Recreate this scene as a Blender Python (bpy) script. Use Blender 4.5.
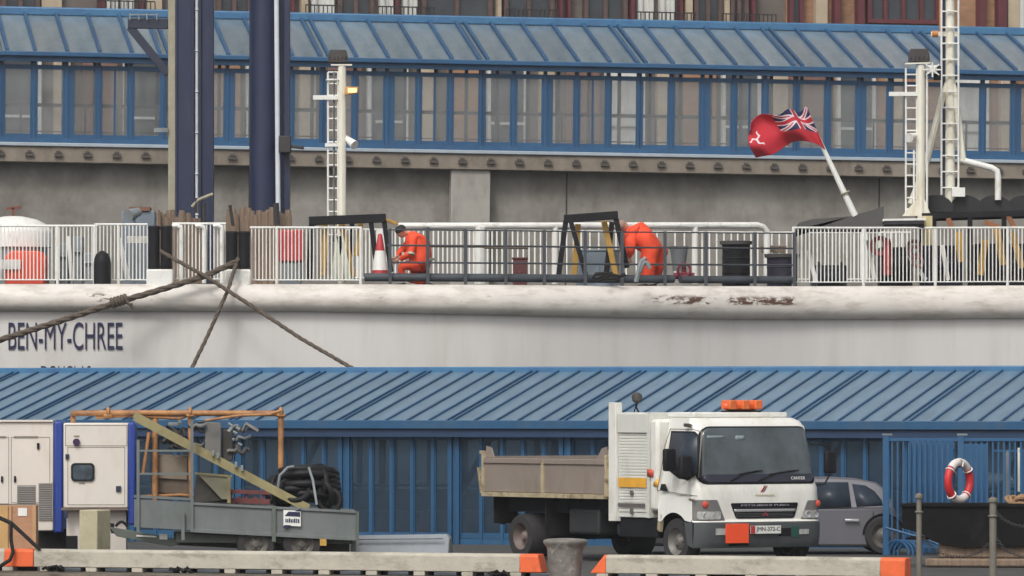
import bpy, bmesh, math, random
from mathutils import Vector, Matrix, noise
random.seed(7)
R = math.radians
sc = bpy.context.scene
C = sc.collection
for o in list(bpy.data.objects): bpy.data.objects.remove(o)

# ------------------------------------------------------------ camera, sky, sun, exposure
FPX, HY, CH = 6000.0, 400.0, 2.5          # focal length in pixels, horizon row, eye height over the quay
cam_d = bpy.data.cameras.new('camera'); cam = bpy.data.objects.new('camera', cam_d); C.objects.link(cam)
cam.location = (0, 0, CH); cam.rotation_euler = (R(90), 0, 0)
cam_d.sensor_width = 36; cam_d.lens = FPX/1024*36; cam_d.shift_y = (HY-288)/1024
cam_d.clip_start = 1; cam_d.clip_end = 3000
sc.camera = cam
w = bpy.data.worlds.new('World'); sc.world = w; w.use_nodes = True
nt = w.node_tree; bg = nt.nodes['Background']
sky = nt.nodes.new('ShaderNodeTexSky'); sky.sky_type = 'NISHITA'; sky.sun_disc = False
SUN_EL, SUN_AZ = R(48), R(200)             # azimuth clockwise from +Y: behind the camera, a little to the left
sky.sun_elevation = SUN_EL; sky.sun_rotation = SUN_AZ; sky.air_density = 1.0; sky.dust_density = 5.0; sky.ozone_density = 1.0
hs = nt.nodes.new('ShaderNodeHueSaturation'); hs.inputs['Saturation'].default_value = 0.2
nt.links.new(sky.outputs[0], hs.inputs['Color']); nt.links.new(hs.outputs[0], bg.inputs[0]); bg.inputs[1].default_value = 0.12
sd = bpy.data.lights.new('sun', 'SUN'); sd.energy = 0.9; sd.angle = R(14); sd.color = (1, .97, .92)
so = bpy.data.objects.new('sun', sd); C.objects.link(so)
sdir = Vector((math.sin(SUN_AZ)*math.cos(SUN_EL), math.cos(SUN_AZ)*math.cos(SUN_EL), math.sin(SUN_EL)))
so.rotation_euler = sdir.to_track_quat('Z', 'Y').to_euler(); so.location = (-20, -20, 60)
sc.view_settings.view_transform = 'Standard'; sc.view_settings.look = 'None'; sc.view_settings.gamma = 1
sc.view_settings.use_curve_mapping = False
sc.view_settings.exposure = 0.35
sc.render.engine = 'CYCLES'

# ------------------------------------------------------------ helpers
def s2l(v): v /= 255; return v/12.92 if v <= .04045 else ((v+.055)/1.055)**2.4
def rgb(r, g, b, k=1.0): return (min(1, s2l(r)*k), min(1, s2l(g)*k), min(1, s2l(b)*k))
MATS = {}
def M(name, c, rough=.6, metal=0, var=.15, scale=3, stretch=(1, 1, 1), bump=0, bscale=None, dirt=None, spec=.5, trans=0, emit=None):
    """c linear colour; dirt=(colour, low, high, scale, stretch)"""
    m = bpy.data.materials.new(name); m.use_nodes = True; t = m.node_tree; n = t.nodes; L = t.links
    b = n['Principled BSDF']; b.inputs['Roughness'].default_value = rough; b.inputs['Metallic'].default_value = metal
    b.inputs['Specular IOR Level'].default_value = spec
    tc = n.new('ShaderNodeTexCoord')
    mp = n.new('ShaderNodeMapping'); mp.inputs['Scale'].default_value = stretch; L.new(tc.outputs['Object'], mp.inputs[0])
    nz = n.new('ShaderNodeTexNoise'); nz.inputs['Scale'].default_value = scale; nz.inputs['Detail'].default_value = 7; nz.inputs['Roughness'].default_value = .62
    L.new(mp.outputs[0], nz.inputs[0])
    cr = n.new('ShaderNodeValToRGB'); cr.color_ramp.elements[0].position = .28; cr.color_ramp.elements[1].position = .72
    cr.color_ramp.elements[0].color = (*[max(0, x*(1-var)) for x in c], 1); cr.color_ramp.elements[1].color = (*[min(1, x*(1+var)) for x in c], 1)
    L.new(nz.outputs['Fac'], cr.inputs[0]); out = cr.outputs[0]
    if dirt:
        dc, lo, hi, ds, dst = dirt
        mp2 = n.new('ShaderNodeMapping'); mp2.inputs['Scale'].default_value = dst; mp2.inputs['Location'].default_value = (3.1, 7.7, 1.3)
        L.new(tc.outputs['Object'], mp2.inputs[0])
        n2 = n.new('ShaderNodeTexNoise'); n2.inputs['Scale'].default_value = ds; n2.inputs['Detail'].default_value = 8; n2.inputs['Roughness'].default_value = .68
        L.new(mp2.outputs[0], n2.inputs[0])
        mr = n.new('ShaderNodeMapRange'); mr.inputs[1].default_value = lo; mr.inputs[2].default_value = hi; L.new(n2.outputs['Fac'], mr.inputs[0])
        mx = n.new('ShaderNodeMixRGB'); L.new(mr.outputs[0], mx.inputs[0]); L.new(out, mx.inputs[1]); mx.inputs[2].default_value = (*dc, 1)
        out = mx.outputs[0]
    L.new(out, b.inputs['Base Color'])
    if bump:
        bn = n.new('ShaderNodeTexNoise'); bn.inputs['Scale'].default_value = bscale or scale*4; bn.inputs['Detail'].default_value = 6
        L.new(tc.outputs['Object'], bn.inputs[0])
        bu = n.new('ShaderNodeBump'); bu.inputs['Strength'].default_value = bump; bu.inputs['Distance'].default_value = .02
        L.new(bn.outputs['Fac'], bu.inputs['Height']); L.new(bu.outputs[0], b.inputs['Normal'])
    if emit: b.inputs['Emission Color'].default_value = (*emit[0], 1); b.inputs['Emission Strength'].default_value = emit[1]
    MATS[name] = m; return m
def glass(name, tint, rough=.05, refl=1.0, opac=.15, body=(.1, .12, .13)):
    """thin dusty pane: tinted see-through, fresnel gloss, a film of dirt also carrying reflected and inside light as colour"""
    m = bpy.data.materials.new(name); m.use_nodes = True; t = m.node_tree; n = t.nodes; L = t.links
    n.remove(n['Principled BSDF']); o = n['Material Output']
    tr = n.new('ShaderNodeBsdfTransparent'); tr.inputs[0].default_value = (*tint, 1)
    gl = n.new('ShaderNodeBsdfGlossy'); gl.inputs['Roughness'].default_value = rough; gl.inputs['Color'].default_value = (.9, .95, 1, 1)
    df = n.new('ShaderNodeBsdfDiffuse'); df.inputs[0].default_value = (*body, 1)
    tc = n.new('ShaderNodeTexCoord'); nz = n.new('ShaderNodeTexNoise'); nz.inputs['Scale'].default_value = 1.3; nz.inputs['Detail'].default_value = 6
    L.new(tc.outputs['Object'], nz.inputs[0])
    mr = n.new('ShaderNodeMapRange'); mr.inputs[1].default_value = .3; mr.inputs[2].default_value = .7; mr.inputs[3].default_value = opac*.6; mr.inputs[4].default_value = opac*1.4
    L.new(nz.outputs['Fac'], mr.inputs[0])
    m1 = n.new('ShaderNodeMixShader'); L.new(mr.outputs[0], m1.inputs[0]); L.new(tr.outputs[0], m1.inputs[1]); L.new(df.outputs[0], m1.inputs[2])
    fr = n.new('ShaderNodeFresnel'); fr.inputs[0].default_value = 1.5
    mu = n.new('ShaderNodeMath'); mu.operation = 'MULTIPLY'; mu.inputs[1].default_value = refl; mu.use_clamp = True; L.new(fr.outputs[0], mu.inputs[0])
    m2 = n.new('ShaderNodeMixShader'); L.new(mu.outputs[0], m2.inputs[0]); L.new(m1.outputs[0], m2.inputs[1]); L.new(gl.outputs[0], m2.inputs[2])
    L.new(m2.outputs[0], o.inputs[0]); MATS[name] = m; return m

class Fr:
    """ground frame: origin O, x axis turned by ang"""
    def __init__(s, ox, oy, oz, deg, tilt=0):
        s.M = Matrix.Translation((ox, oy, oz)) @ Matrix.Rotation(R(deg), 4, 'Z') @ Matrix.Rotation(R(tilt), 4, 'Y')
        s.o = Vector((ox, oy)); a = R(deg); s.d = Vector((math.cos(a), math.sin(a))); s.n = Vector((-math.sin(a), math.cos(a)))
        s.loc = (ox, oy, oz); s.deg = deg
    def x(s, px, y=0):
        k = px-512; q = s.o + y*s.n
        return (k*q.y - FPX*q.x)/(FPX*s.d.x - k*s.d.y)
    def Y(s, x, y=0): return (s.o + x*s.d + y*s.n).y
    def z(s, py, x, y=0): return CH + (HY-py)/FPX*s.Y(x, y) - s.loc[2]
def P(px, py, Y): return Vector(((px-512)/FPX*Y, Y, CH+(HY-py)/FPX*Y))

def tag(o, label=None, cat=None, group=None, kind=None):
    if label: o['label'] = label
    if cat: o['category'] = cat
    if group: o['group'] = group
    if kind: o['kind'] = kind
    return o
WM = {}
def thing(name, label, cat, fr=None, loc=None, group=None):
    o = bpy.data.objects.new(name, None); C.objects.link(o); o.empty_display_size = .3
    m = fr.M if fr else Matrix.Translation(loc or (0, 0, 0))
    o.matrix_world = m; WM[o.name] = m.copy()
    return tag(o, label, cat, group)

class MB:
    def __init__(s, m=None):
        s.v = []; s.f = []; s.mi = []; s.M = (m.M if isinstance(m, Fr) else m) or Matrix.Identity(4); s.cur = 0; s.isl = []
    def add(s, vs, fs):
        k = len(s.v); s.v += [s.M @ Vector(q) for q in vs]; s.f += [tuple(i+k for i in f) for f in fs]; s.mi += [s.cur]*len(fs); s.isl.append((k, len(s.v), len(s.f)-len(fs), len(s.f))); return s
    def bx(s, x0, x1, y0, y1, z0, z1):
        return s.add([(x0,y0,z0),(x1,y0,z0),(x1,y1,z0),(x0,y1,z0),(x0,y0,z1),(x1,y0,z1),(x1,y1,z1),(x0,y1,z1)],
                     [(0,3,2,1),(4,5,6,7),(0,1,5,4),(1,2,6,5),(2,3,7,6),(3,0,4,7)])
    def bar(s, a, b, w, h=None, up=(0, 0, 1)):
        h = h or w; a, b = Vector(a), Vector(b); d = (b-a).normalized(); u = Vector(up)
        if abs(d.dot(u)) > .98: u = Vector((0, 1, 0))
        r = d.cross(u).normalized(); u = r.cross(d).normalized(); vs = []
        for q in (a, b):
            for i, j in ((-1,-1),(1,-1),(1,1),(-1,1)): vs.append(q + r*(i*w/2) + u*(j*h/2))
        return s.add(vs, [(0,3,2,1),(4,5,6,7),(0,1,5,4),(1,2,6,5),(2,3,7,6),(3,0,4,7)])
    def tube(s, pts, r, n=8, closed=False, rr=None):
        pts = [Vector(p) for p in pts]; N = len(pts); vs = []; prev = None
        for i, p in enumerate(pts):
            if closed: d = (pts[(i+1) % N]-pts[i-1])
            else: d = pts[min(i+1, N-1)]-pts[max(i-1, 0)]
            d = d.normalized()
            if prev is None:
                u = Vector((0, 0, 1)) if abs(d.z) < .9 else Vector((0, 1, 0)); a = d.cross(u).normalized()
            else:
                a = prev - d*prev.dot(d); a = a.normalized()
            prev = a; b = d.cross(a); ri = rr[i] if rr else r
            for k in range(n):
                t = 2*math.pi*k/n; vs.append(p + a*(ri*math.cos(t)) + b*(ri*math.sin(t)))
        fs = []
        for i in range(N if closed else N-1):
            j = (i+1) % N
            for k in range(n): fs.append((i*n+k, i*n+(k+1) % n, j*n+(k+1) % n, j*n+k))
        if not closed: fs += [tuple(reversed(range(n))), tuple(range((N-1)*n, N*n))]
        return s.add(vs, fs)
    def cyl(s, a, b, r0, r1=None, n=16): return s.tube([a, b], r0, n, rr=[r0, r1 if r1 is not None else r0])
    def lathe(s, c, prof, n=24, axis='z', arc=(0, 360)):
        c = Vector(c); vs = []; fs = []; full = arc[1]-arc[0] >= 360; k = n if full else n+1
        for (r, z) in prof:
            for i in range(k):
                t = R(arc[0]+(arc[1]-arc[0])*i/n); a, b = r*math.cos(t), r*math.sin(t)
                vs.append(c + Vector({'z': (a, b, z), 'y': (a, z, b), 'x': (z, a, b)}[axis]))
        for j in range(len(prof)-1):
            for i in range(n):
                i2 = (i+1) % k; fs.append((j*k+i, j*k+i2, (j+1)*k+i2, (j+1)*k+i))
        if full: fs += [tuple(reversed(range(k))), tuple(range((len(prof)-1)*k, len(prof)*k))]
        return s.add(vs, fs)
    def prism(s, poly, y0, y1, ya=None):
        """poly in (x,z), run along y; ya(z) = inset of each side"""
        ya = ya or (lambda z: 0); n = len(poly)
        vs = [(x, y0+ya(z), z) for x, z in poly] + [(x, y1-ya(z), z) for x, z in poly]
        return s.add(vs, [tuple(range(n)), tuple(reversed(range(n, 2*n)))] + [(i, i+n, (i+1) % n+n, (i+1) % n) for i in range(n)])
    def slab(s, poly, z0, z1):
        n = len(poly); vs = [(x, y, z0) for x, y in poly]+[(x, y, z1) for x, y in poly]
        return s.add(vs, [tuple(reversed(range(n))), tuple(range(n, 2*n))] + [(i, (i+1) % n, (i+1) % n+n, i+n) for i in range(n)])
    def grid(s, fn, nu, nv):
        vs = [fn(i/nu, j/nv) for j in range(nv+1) for i in range(nu+1)]
        return s.add(vs, [(j*(nu+1)+i, j*(nu+1)+i+1, (j+1)*(nu+1)+i+1, (j+1)*(nu+1)+i) for j in range(nv) for i in range(nu)])
    def torus(s, c, R0, r, ax=(0, 1, 0), n=24, m=8, arc=(0, 360)):
        c = Vector(c); ax = Vector(ax).normalized(); u = ax.cross(Vector((0, 0, 1)))
        if u.length < .1: u = Vector((1, 0, 0))
        u.normalize(); v = ax.cross(u)
        full = arc[1]-arc[0] >= 360; k = n if full else n+1
        pts = [c + u*(R0*math.cos(R(arc[0]+(arc[1]-arc[0])*i/n))) + v*(R0*math.sin(R(arc[0]+(arc[1]-arc[0])*i/n))) for i in range(k)]
        return s.tube(pts, r, m, closed=full)
    def build(s, name, mat, parent=None, loc=None, bevel=0, smooth=30, recalc=True, seg=2, top=False, split=False):
        if split:
            o = None
            for (va, vb, fa, fb) in s.isl:
                q = MB(); q.v = s.v[va:vb]; q.f = [tuple(i-va for i in f) for f in s.f[fa:fb]]; q.mi = s.mi[fa:fb]; o = q.build(name, mat, parent, None, bevel, smooth, recalc, seg)
            return o
        if parent is not None: pm = WM[parent.name]; ploc = Vector(loc or (0, 0, 0)); inv = pm.inverted()
        me = bpy.data.meshes.new(name)
        if parent is None:
            if loc is None:
                xs = [q.x for q in s.v]; ys = [q.y for q in s.v]; zs = [q.z for q in s.v]
                loc = ((min(xs)+max(xs))/2, (min(ys)+max(ys))/2, min(zs))
            vs = [q-Vector(loc) for q in s.v]
        else: vs = [inv @ q - ploc for q in s.v]
        me.from_pydata(vs, [], s.f)
        mats = mat if isinstance(mat, (list, tuple)) else [mat]
        for m_ in mats: me.materials.append(m_)
        for p_, k in zip(me.polygons, s.mi): p_.material_index = k; p_.use_smooth = True
        if recalc:
            b = bmesh.new(); b.from_mesh(me); bmesh.ops.recalc_face_normals(b, faces=b.faces); b.to_mesh(me); b.free()
        me.update(); me.set_sharp_from_angle(angle=R(smooth))
        o = bpy.data.objects.new(name, me); C.objects.link(o); o.location = loc or (0, 0, 0)
        if parent is not None:
            o.parent = parent; WM[o.name] = pm @ Matrix.Translation(ploc)
        else: WM[o.name] = Matrix.Translation(o.location)
        if bevel:
            md = o.modifiers.new('bevel', 'BEVEL'); md.width = bevel; md.segments = seg; md.limit_method = 'ANGLE'; md.angle_limit = R(40); md.harden_normals = False
        return o
def kids(o): return [c for c in bpy.data.objects if c.parent == o]
def copy_tree(o, parent=None, loc=None, recur=True, chs=None):
    c = o.copy(); C.objects.link(c); c.parent = parent
    if loc is not None: c.location = loc
    if parent is None: c.matrix_world = Matrix.Translation(loc) if loc is not None else o.matrix_world; WM[c.name] = c.matrix_world.copy()
    else: WM[c.name] = WM[parent.name] @ Matrix.Translation(c.location)
    for ch in (chs if chs is not None else kids(o)): copy_tree(ch, c)
    return c
def text(s, name, mat, parent, Mw, size, width=None, height=None, ext=.004, font_space=1.0):
    """lettering in the local XZ plane of Mw (x right, z up, facing -y), centred"""
    cu = bpy.data.curves.new(name, 'FONT'); cu.body = s; cu.size = size; cu.align_x = 'CENTER'; cu.align_y = 'CENTER'; cu.extrude = ext; cu.space_character = font_space
    t = bpy.data.objects.new('tmp', cu); C.objects.link(t); dg = bpy.context.evaluated_depsgraph_get()
    me = bpy.data.meshes.new_from_object(t.evaluated_get(dg)); bpy.data.objects.remove(t)
    xs = [v.co.x for v in me.vertices]; ys = [v.co.y for v in me.vertices]
    cx, cy = (min(xs)+max(xs))/2, (min(ys)+max(ys))/2
    sx = width/(max(xs)-min(xs)) if width else 1; sy = height/(max(ys)-min(ys)) if height else sx
    b = MB(Mw); b.add([((v.co.x-cx)*sx, -v.co.z, (v.co.y-cy)*sy) for v in me.vertices], [tuple(p.vertices) for p in me.polygons])
    bpy.data.meshes.remove(me)
    return b.build(name, mat, parent)

# ------------------------------------------------------------ materials
blue = M('walkway_blue', rgb(30, 78, 114), .45, var=.12, dirt=(rgb(70, 85, 100), .5, .85, 2, (1, 1, .3)))
blue2 = M('walkway_far_blue', rgb(38, 82, 118), .45, var=.10, dirt=(rgb(40, 62, 95), .45, .9, 1.4, (1, 1, .4)))
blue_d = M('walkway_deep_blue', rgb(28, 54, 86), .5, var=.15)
blue_lt = M('roof_cap_blue', rgb(62, 110, 146), .45, var=.1, scale=2, dirt=(rgb(50, 84, 130), .45, .8, 3, (1, 1, 1)))
roofp = M('roof_sheet_near', rgb(102, 127, 146), .35, var=.08, scale=6, stretch=(2, .25, 1), dirt=(rgb(80, 100, 116), .4, .8, 2.5, (2.2, .3, 1)))
roofp2 = M('roof_sheet_far', rgb(120, 134, 142), .25, var=.1, scale=.8, dirt=(rgb(86, 106, 118), .4, .75, 1.4, (1.6, .3, .6)))
gl1 = glass('pane_near', (.62, .70, .76), .04, 1.4, .34, rgb(66, 88, 108))
gl2 = glass('pane_far', (.94, .95, .95), .04, 1.4, .33, rgb(152, 153, 152))
inner = M('walkway_inside', rgb(76, 90, 104), .8, var=.25)
inner_lt = M('walkway_inside_pale', rgb(120, 124, 122), .8, var=.2)
conc = M('quay_concrete', rgb(142, 138, 130), .85, var=.16, scale=2.2, stretch=(.7, 1, 1), bump=.3, bscale=6, dirt=(rgb(100, 94, 86), .4, .75, .9, (1, 1, .6)))
conc_lt = M('buttress_concrete', rgb(158, 154, 146), .85, var=.14, scale=1.2, bump=.2, dirt=(rgb(110, 105, 96), .5, .85, 2, (1, 1, .3)))
bracket_m = M('bracket_rust', rgb(84, 78, 72), .8, var=.3)
beam_c = M('coping_concrete', rgb(130, 120, 108), .8, var=.2, scale=2, bump=.2, dirt=(rgb(84, 74, 64), .5, .8, 1.3, (1, 1, .5)))
rail_g = M('pale_edge_steel', rgb(158, 168, 176), .5, var=.1)
iron = M('dark_iron', rgb(50, 48, 48), .6, var=.3)
asph = M('quay_tarmac', (.055, .054, .052), .85, var=.3, scale=2, bump=.4, bscale=60, dirt=((.10, .095, .085), .5, .75, .5, (1, 1, 1)))
cope = M('quay_coping', rgb(104, 94, 82), .9, var=.35, scale=3, bump=.5, bscale=25, dirt=(rgb(58, 50, 42), .45, .7, 2.2, (1, 1, 1)))
water = M('harbour_water', (.02, .03, .035), .15, var=.2, scale=.4, bump=.6, bscale=1.5)
stone = M('hotel_stone', rgb(108, 100, 94), .85, var=.2, scale=1.5, dirt=(rgb(86, 78, 72), .5, .8, 2, (1, 1, 1)))
def vary(m, lo=.9, hi=1.08):
    """each sheet has weathered a little differently"""
    t = m.node_tree; pb = t.nodes['Principled BSDF']; src = pb.inputs['Base Color'].links[0].from_socket
    oi = t.nodes.new('ShaderNodeObjectInfo'); mr = t.nodes.new('ShaderNodeMapRange'); mr.inputs[3].default_value = lo; mr.inputs[4].default_value = hi
    mx = t.nodes.new('ShaderNodeMixRGB'); mx.blend_type = 'MULTIPLY'; mx.inputs[0].default_value = 1
    t.links.new(oi.outputs['Random'], mr.inputs[0]); t.links.new(src, mx.inputs[1]); t.links.new(mr.outputs[0], mx.inputs[2]); t.links.new(mx.outputs[0], pb.inputs['Base Color'])
vary(roofp, .93, 1.06); vary(roofp2, .86, 1.1); vary(blue, .88, 1.1); vary(blue2, .9, 1.1)
brick = None
brownf = M('brown_frame', rgb(92, 74, 70), .6, var=.25)
maroon = M('maroon_frame', rgb(96, 46, 52), .6, var=.2)
curtain = M('white_curtain', rgb(205, 205, 200), .9, var=.12, scale=2, stretch=(6, 1, 1))
dglass = M('dark_window_glass', rgb(66, 70, 74), .12, var=.3, scale=.8)
def brickmat(name, c1, c2, mortar, sx):
    m = bpy.data.materials.new(name); m.use_nodes = True; t = m.node_tree; n = t.nodes; L = t.links
    tc = n.new('ShaderNodeTexCoord'); sp = n.new('ShaderNodeSeparateXYZ'); cb = n.new('ShaderNodeCombineXYZ')
    L.new(tc.outputs['Object'], sp.inputs[0])
    ad = n.new('ShaderNodeMath'); L.new(sp.outputs['X'], ad.inputs[0]); L.new(sp.outputs['Y'], ad.inputs[1])
    L.new(ad.outputs[0], cb.inputs['X']); L.new(sp.outputs['Z'], cb.inputs['Y'])
    b = n.new('ShaderNodeTexBrick'); L.new(cb.outputs[0], b.inputs[0]); b.inputs['Scale'].default_value = 1
    b.inputs['Brick Width'].default_value = sx; b.inputs['Row Height'].default_value = sx*.36; b.inputs['Mortar Size'].default_value = .012
    b.inputs['Color1'].default_value = (*c1, 1); b.inputs['Color2'].default_value = (*c2, 1); b.inputs['Mortar'].default_value = (*mortar, 1)
    nz = n.new('ShaderNodeTexNoise'); nz.inputs['Scale'].default_value = 1.1; nz.inputs['Detail'].default_value = 6; L.new(tc.outputs['Object'], nz.inputs[0])
    mr = n.new('ShaderNodeMapRange'); mr.inputs[1].default_value = .3; mr.inputs[2].default_value = .7; mr.inputs[3].default_value = .75; mr.inputs[4].default_value = 1.15; L.new(nz.outputs['Fac'], mr.inputs[0])
    mx = n.new('ShaderNodeMixRGB'); mx.blend_type = 'MULTIPLY'; mx.inputs[0].default_value = 1; L.new(b.outputs['Color'], mx.inputs[1]); L.new(mr.outputs[0], mx.inputs[2])
    pb = n['Principled BSDF']; pb.inputs['Roughness'].default_value = .85; L.new(mx.outputs[0], pb.inputs['Base Color'])
    MATS[name] = m; return m
brick_o = brickmat('warm_brick', rgb(168, 124, 92), rgb(150, 108, 80), rgb(140, 120, 100), .30)
brick_r = brickmat('dark_brick', rgb(128, 92, 80), rgb(112, 80, 70), rgb(120, 106, 96), .30)
creamw = M('cream_white', rgb(226, 222, 206), .55, var=.06, dirt=(rgb(190, 172, 138), .52, .85, 3, (1, 1, .3)))
cream = M('cream_render', rgb(182, 166, 142), .8, var=.12, scale=1.2, dirt=(rgb(140, 122, 102), .5, .85, 2, (1, 1, .3)))
navy = M('pile_navy', rgb(32, 40, 68), .4, var=.22, scale=1.5, stretch=(1, 1, .3), dirt=(rgb(50, 56, 78), .45, .8, 3, (1, 1, .2)))
pipe_w = M('white_conduit', rgb(206, 210, 216), .4, var=.08)
cream_st = M('cream_steel', rgb(156, 150, 130), .6, var=.15, dirt=(rgb(130, 118, 92), .5, .8, 3, (1, 1, .2)))
# ------------------------------------------------------------ frames
ANG1 = -21.8
F1 = Fr(0, 103.6, 0, ANG1)                 # near quay; local y = 0 is the glazed front of the near walkway
F2 = Fr(0, 165, 0, 8, .68); F2g = Fr(0, 165, 0, 8)                   # far quay; local y = 0 is the front of the far walkway
# ------------------------------------------------------------ ground, water
b = MB(); b.grid(lambda u, v: (-1500+3000*u, 60+1400*v, -3.2), 30, 14); tag(b.build('water', water, top=True), kind='structure')
b = MB(F1); b.bx(-40, 40, -18.75, 6.5, -3.6, 0); tag(b.build('quay_ground', asph), kind='structure')
b = MB(F1); b.bx(-40, 40, -18.95, -17.35, -.5, .012); b.bx(-40, 40, -18.9, -18.75, -3.6, -.5); tag(b.build('quay_edge', cope, bevel=.03), kind='structure')
ZB = F2.z(150.5, 0)                           # far walkway floor height
b = MB(F2g); b.bx(-600, 600, 1.0, 1200, -4, ZB-1.2); tag(b.build('town_ground', asph), kind='structure')

# ------------------------------------------------------------ near covered walkway
PIT = 2.07
W1 = thing('covered_walkway', 'near blue glazed walkway with ribbed blue roof behind the truck and trailer', 'walkway', F1)
YR = 3.75
z_e = F1.z(421.5, 0, -.25); z_r = F1.z(372, F1.x(512, YR), YR)
x_d = F1.x(345.5, 0)                        # one of the double posts
ks = range(-6, 7)
def z_roof(y): return z_e + (z_r-z_e)*(y+.25)/(YR+.25)
def bar_poly(mb, x, wd, y0, y1, dz0, dz1, zf=z_roof):
    mb.add([(x-wd/2, y0, zf(y0)+dz0), (x+wd/2, y0, zf(y0)+dz0), (x+wd/2, y1, zf(y1)+dz0), (x-wd/2, y1, zf(y1)+dz0),
            (x-wd/2, y0, zf(y0)+dz1), (x+wd/2, y0, zf(y0)+dz1), (x+wd/2, y1, zf(y1)+dz1), (x-wd/2, y1, zf(y1)+dz1)],
           [(0,3,2,1),(4,5,6,7),(0,1,5,4),(1,2,6,5),(2,3,7,6),(3,0,4,7)])
xr0 = x_d+ks[0]*PIT
mbr = MB(F1); bar_poly(mbr, xr0+PIT/2, PIT-.01, -.25, YR, -.03, 0); rp = mbr.build('roof_sheet', roofp, W1, loc=(xr0, 0, 0))
bars = []
offs = [-.055, .055] + [.055+.405*i for i in range(1, 5)]
for i, ox in enumerate(offs):
    q = MB(F1); bar_poly(q, xr0+ox, .034, -.25, YR, .002, .034); bars.append(q.build('roof_bar', blue, W1, loc=(xr0+ox, 0, 0)))
def win_frame(x0, x1):
    f = MB(F1); f.bx(x0, x0+.02, -.03, .03, .1, 1.86); f.bx(x1-.02, x1, -.03, .03, .1, 1.86); f.bx(x0+.02, x1-.02, -.03, .03, .1, .2); f.bx(x0+.02, x1-.02, -.03, .03, 1.8, 1.86)
    o = f.build('window', blue, W1, loc=(x0, 0, 0)); g = MB(F1); g.bx(x0+.02, x1-.02, -.006, .006, .2, 1.8); g.build('pane', gl1, o); return o
wins = []; posts = []
for i in range(5):
    x0 = xr0 + .11 + i*.39; wins.append(win_frame(x0+.025 if i else x0, x0+.39-.025 if i < 4 else xr0+PIT-.11))
    if i: q = MB(F1); q.bx(x0-.024, x0+.024, -.05, .05, 0, 1.9); posts.append(q.build('post', blue, W1, loc=(x0, 0, 0)))
q = MB(F1); q.bx(xr0-.109, xr0-.03, -.09, .07, 0, 1.92); q.bx(xr0+.03, xr0+.109, -.09, .07, 0, 1.92); q.bx(xr0-.03, xr0+.03, -.05, .05, 0, 1.92)
posts.append(q.build('main_post', blue, W1, loc=(xr0, 0, 0), bevel=.006))
def rep(o, dx, rnd=0):
    c = copy_tree(o, W1 if o.parent == W1 else W2, (o.location.x+dx, o.location.y, o.location.z))
for k in ks[1:]:
    dx = (k-ks[0])*PIT
    for o in [rp]+bars+wins+posts: rep(o, dx)
L0, L1 = xr0, xr0+PIT*len(ks)
q = MB(F1); q.bx(L0, L1, -.33, -.25, z_e-.13, z_e+.02); q.build('gutter', blue, W1, bevel=.01)
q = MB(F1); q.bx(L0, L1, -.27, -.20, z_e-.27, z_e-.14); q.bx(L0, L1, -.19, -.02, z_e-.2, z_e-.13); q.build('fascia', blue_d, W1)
q = MB(F1); q.bx(L0, L1, -.07, .07, 1.925, z_e+.0); q.bx(L0, L1, -.04, .04, 0, .095); q.build('head_rail', blue, W1)
q = MB(F1); q.prism([(0, 0)]*0 or [(L0, z_r-.03), (L1, z_r-.03), (L1, z_r+.095), (L0, z_r+.095)], YR-.02, YR+.22); q.build('ridge_cap', blue_lt, W1, bevel=.02)
q = MB(F1); q.bx(L0, L1, YR-.1, YR+.1, 0, .9); q.build('rear_wall', inner, W1)
q = MB(F1); q.bx(L0, L1, 0.1, YR-.12, .006, .04); q.build('walkway_floor', inner_lt, W1)
q = MB(F1); q.bx(L0, L1, YR-.06, YR+.06, z_r-.25, z_r-.035); 
for k in range(int((L1-L0)/.69)): q.bx(L0+k*.69, L0+k*.69+.08, YR-.05, YR+.05, .9, z_r-.25)
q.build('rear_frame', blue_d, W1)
q = MB(F1); q.bx(L0, L1, YR-.01, YR+.01, .905, z_r-.255); q.build('rear_glazing', gl1, W1)
q = MB(F1)
for k in range(-3, 5):
    xx = L0+(k+4)*3.3; q.bar((xx, 2.4, 0.1), (xx+1.2, 2.4, 2.2), .09); q.bar((xx+2.2, 2.4, .05), (xx+2.2, 2.4, 2.4), .1)
q.build('inside_brace', blue, W1)
q = MB(F1); q.tube([(L0, 1.2, 1.0), (L1, 1.2, 1.0)], .025); q.tube([(L0, 1.2, .55), (L1, 1.2, .55)], .02); q.build('handrail', rail_g, W1)

# ------------------------------------------------------------ far covered walkway
M('black_rail', rgb(26, 28, 32), .6)
PIT2 = 4.39
x_d2 = F2.x(478, -.15)
W2 = thing('covered_walkway', 'long far blue glazed walkway raised on the concrete wall in front of the hotel', 'walkway', F2)
YR2 = 4.9
ZE = F2.z(62, 0, -.3); ZR = F2.z(24.5, F2.x(512, YR2), YR2); ZT = F2.z(70.5, 0)
def z_roof2(y): return ZE+(ZR-ZE)*(y+.3)/(YR2+.3)
k2 = range(-4, 5); xq = x_d2+k2[0]*PIT2
A = []
for i in range(5):
    q = MB(F2); q.M = F2.M; bar_poly(q, xq+(i+.5)*PIT2/5, PIT2/5-.02, -.3, YR2, -.04, 0, z_roof2); A.append(q.build('roof_sheet', roofp2, W2, loc=(xq+i*PIT2/5, 0, ZB)))
for ox in [-.12, .12]+[PIT2/5*i for i in range(1, 5)]:
    q = MB(F2); bar_poly(q, xq+ox, .085, -.32, YR2, .002, .10, z_roof2); A.append(q.build('roof_bar', blue2, W2, loc=(xq+ox, 0, ZB)))
H0 = ZB+.12
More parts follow.
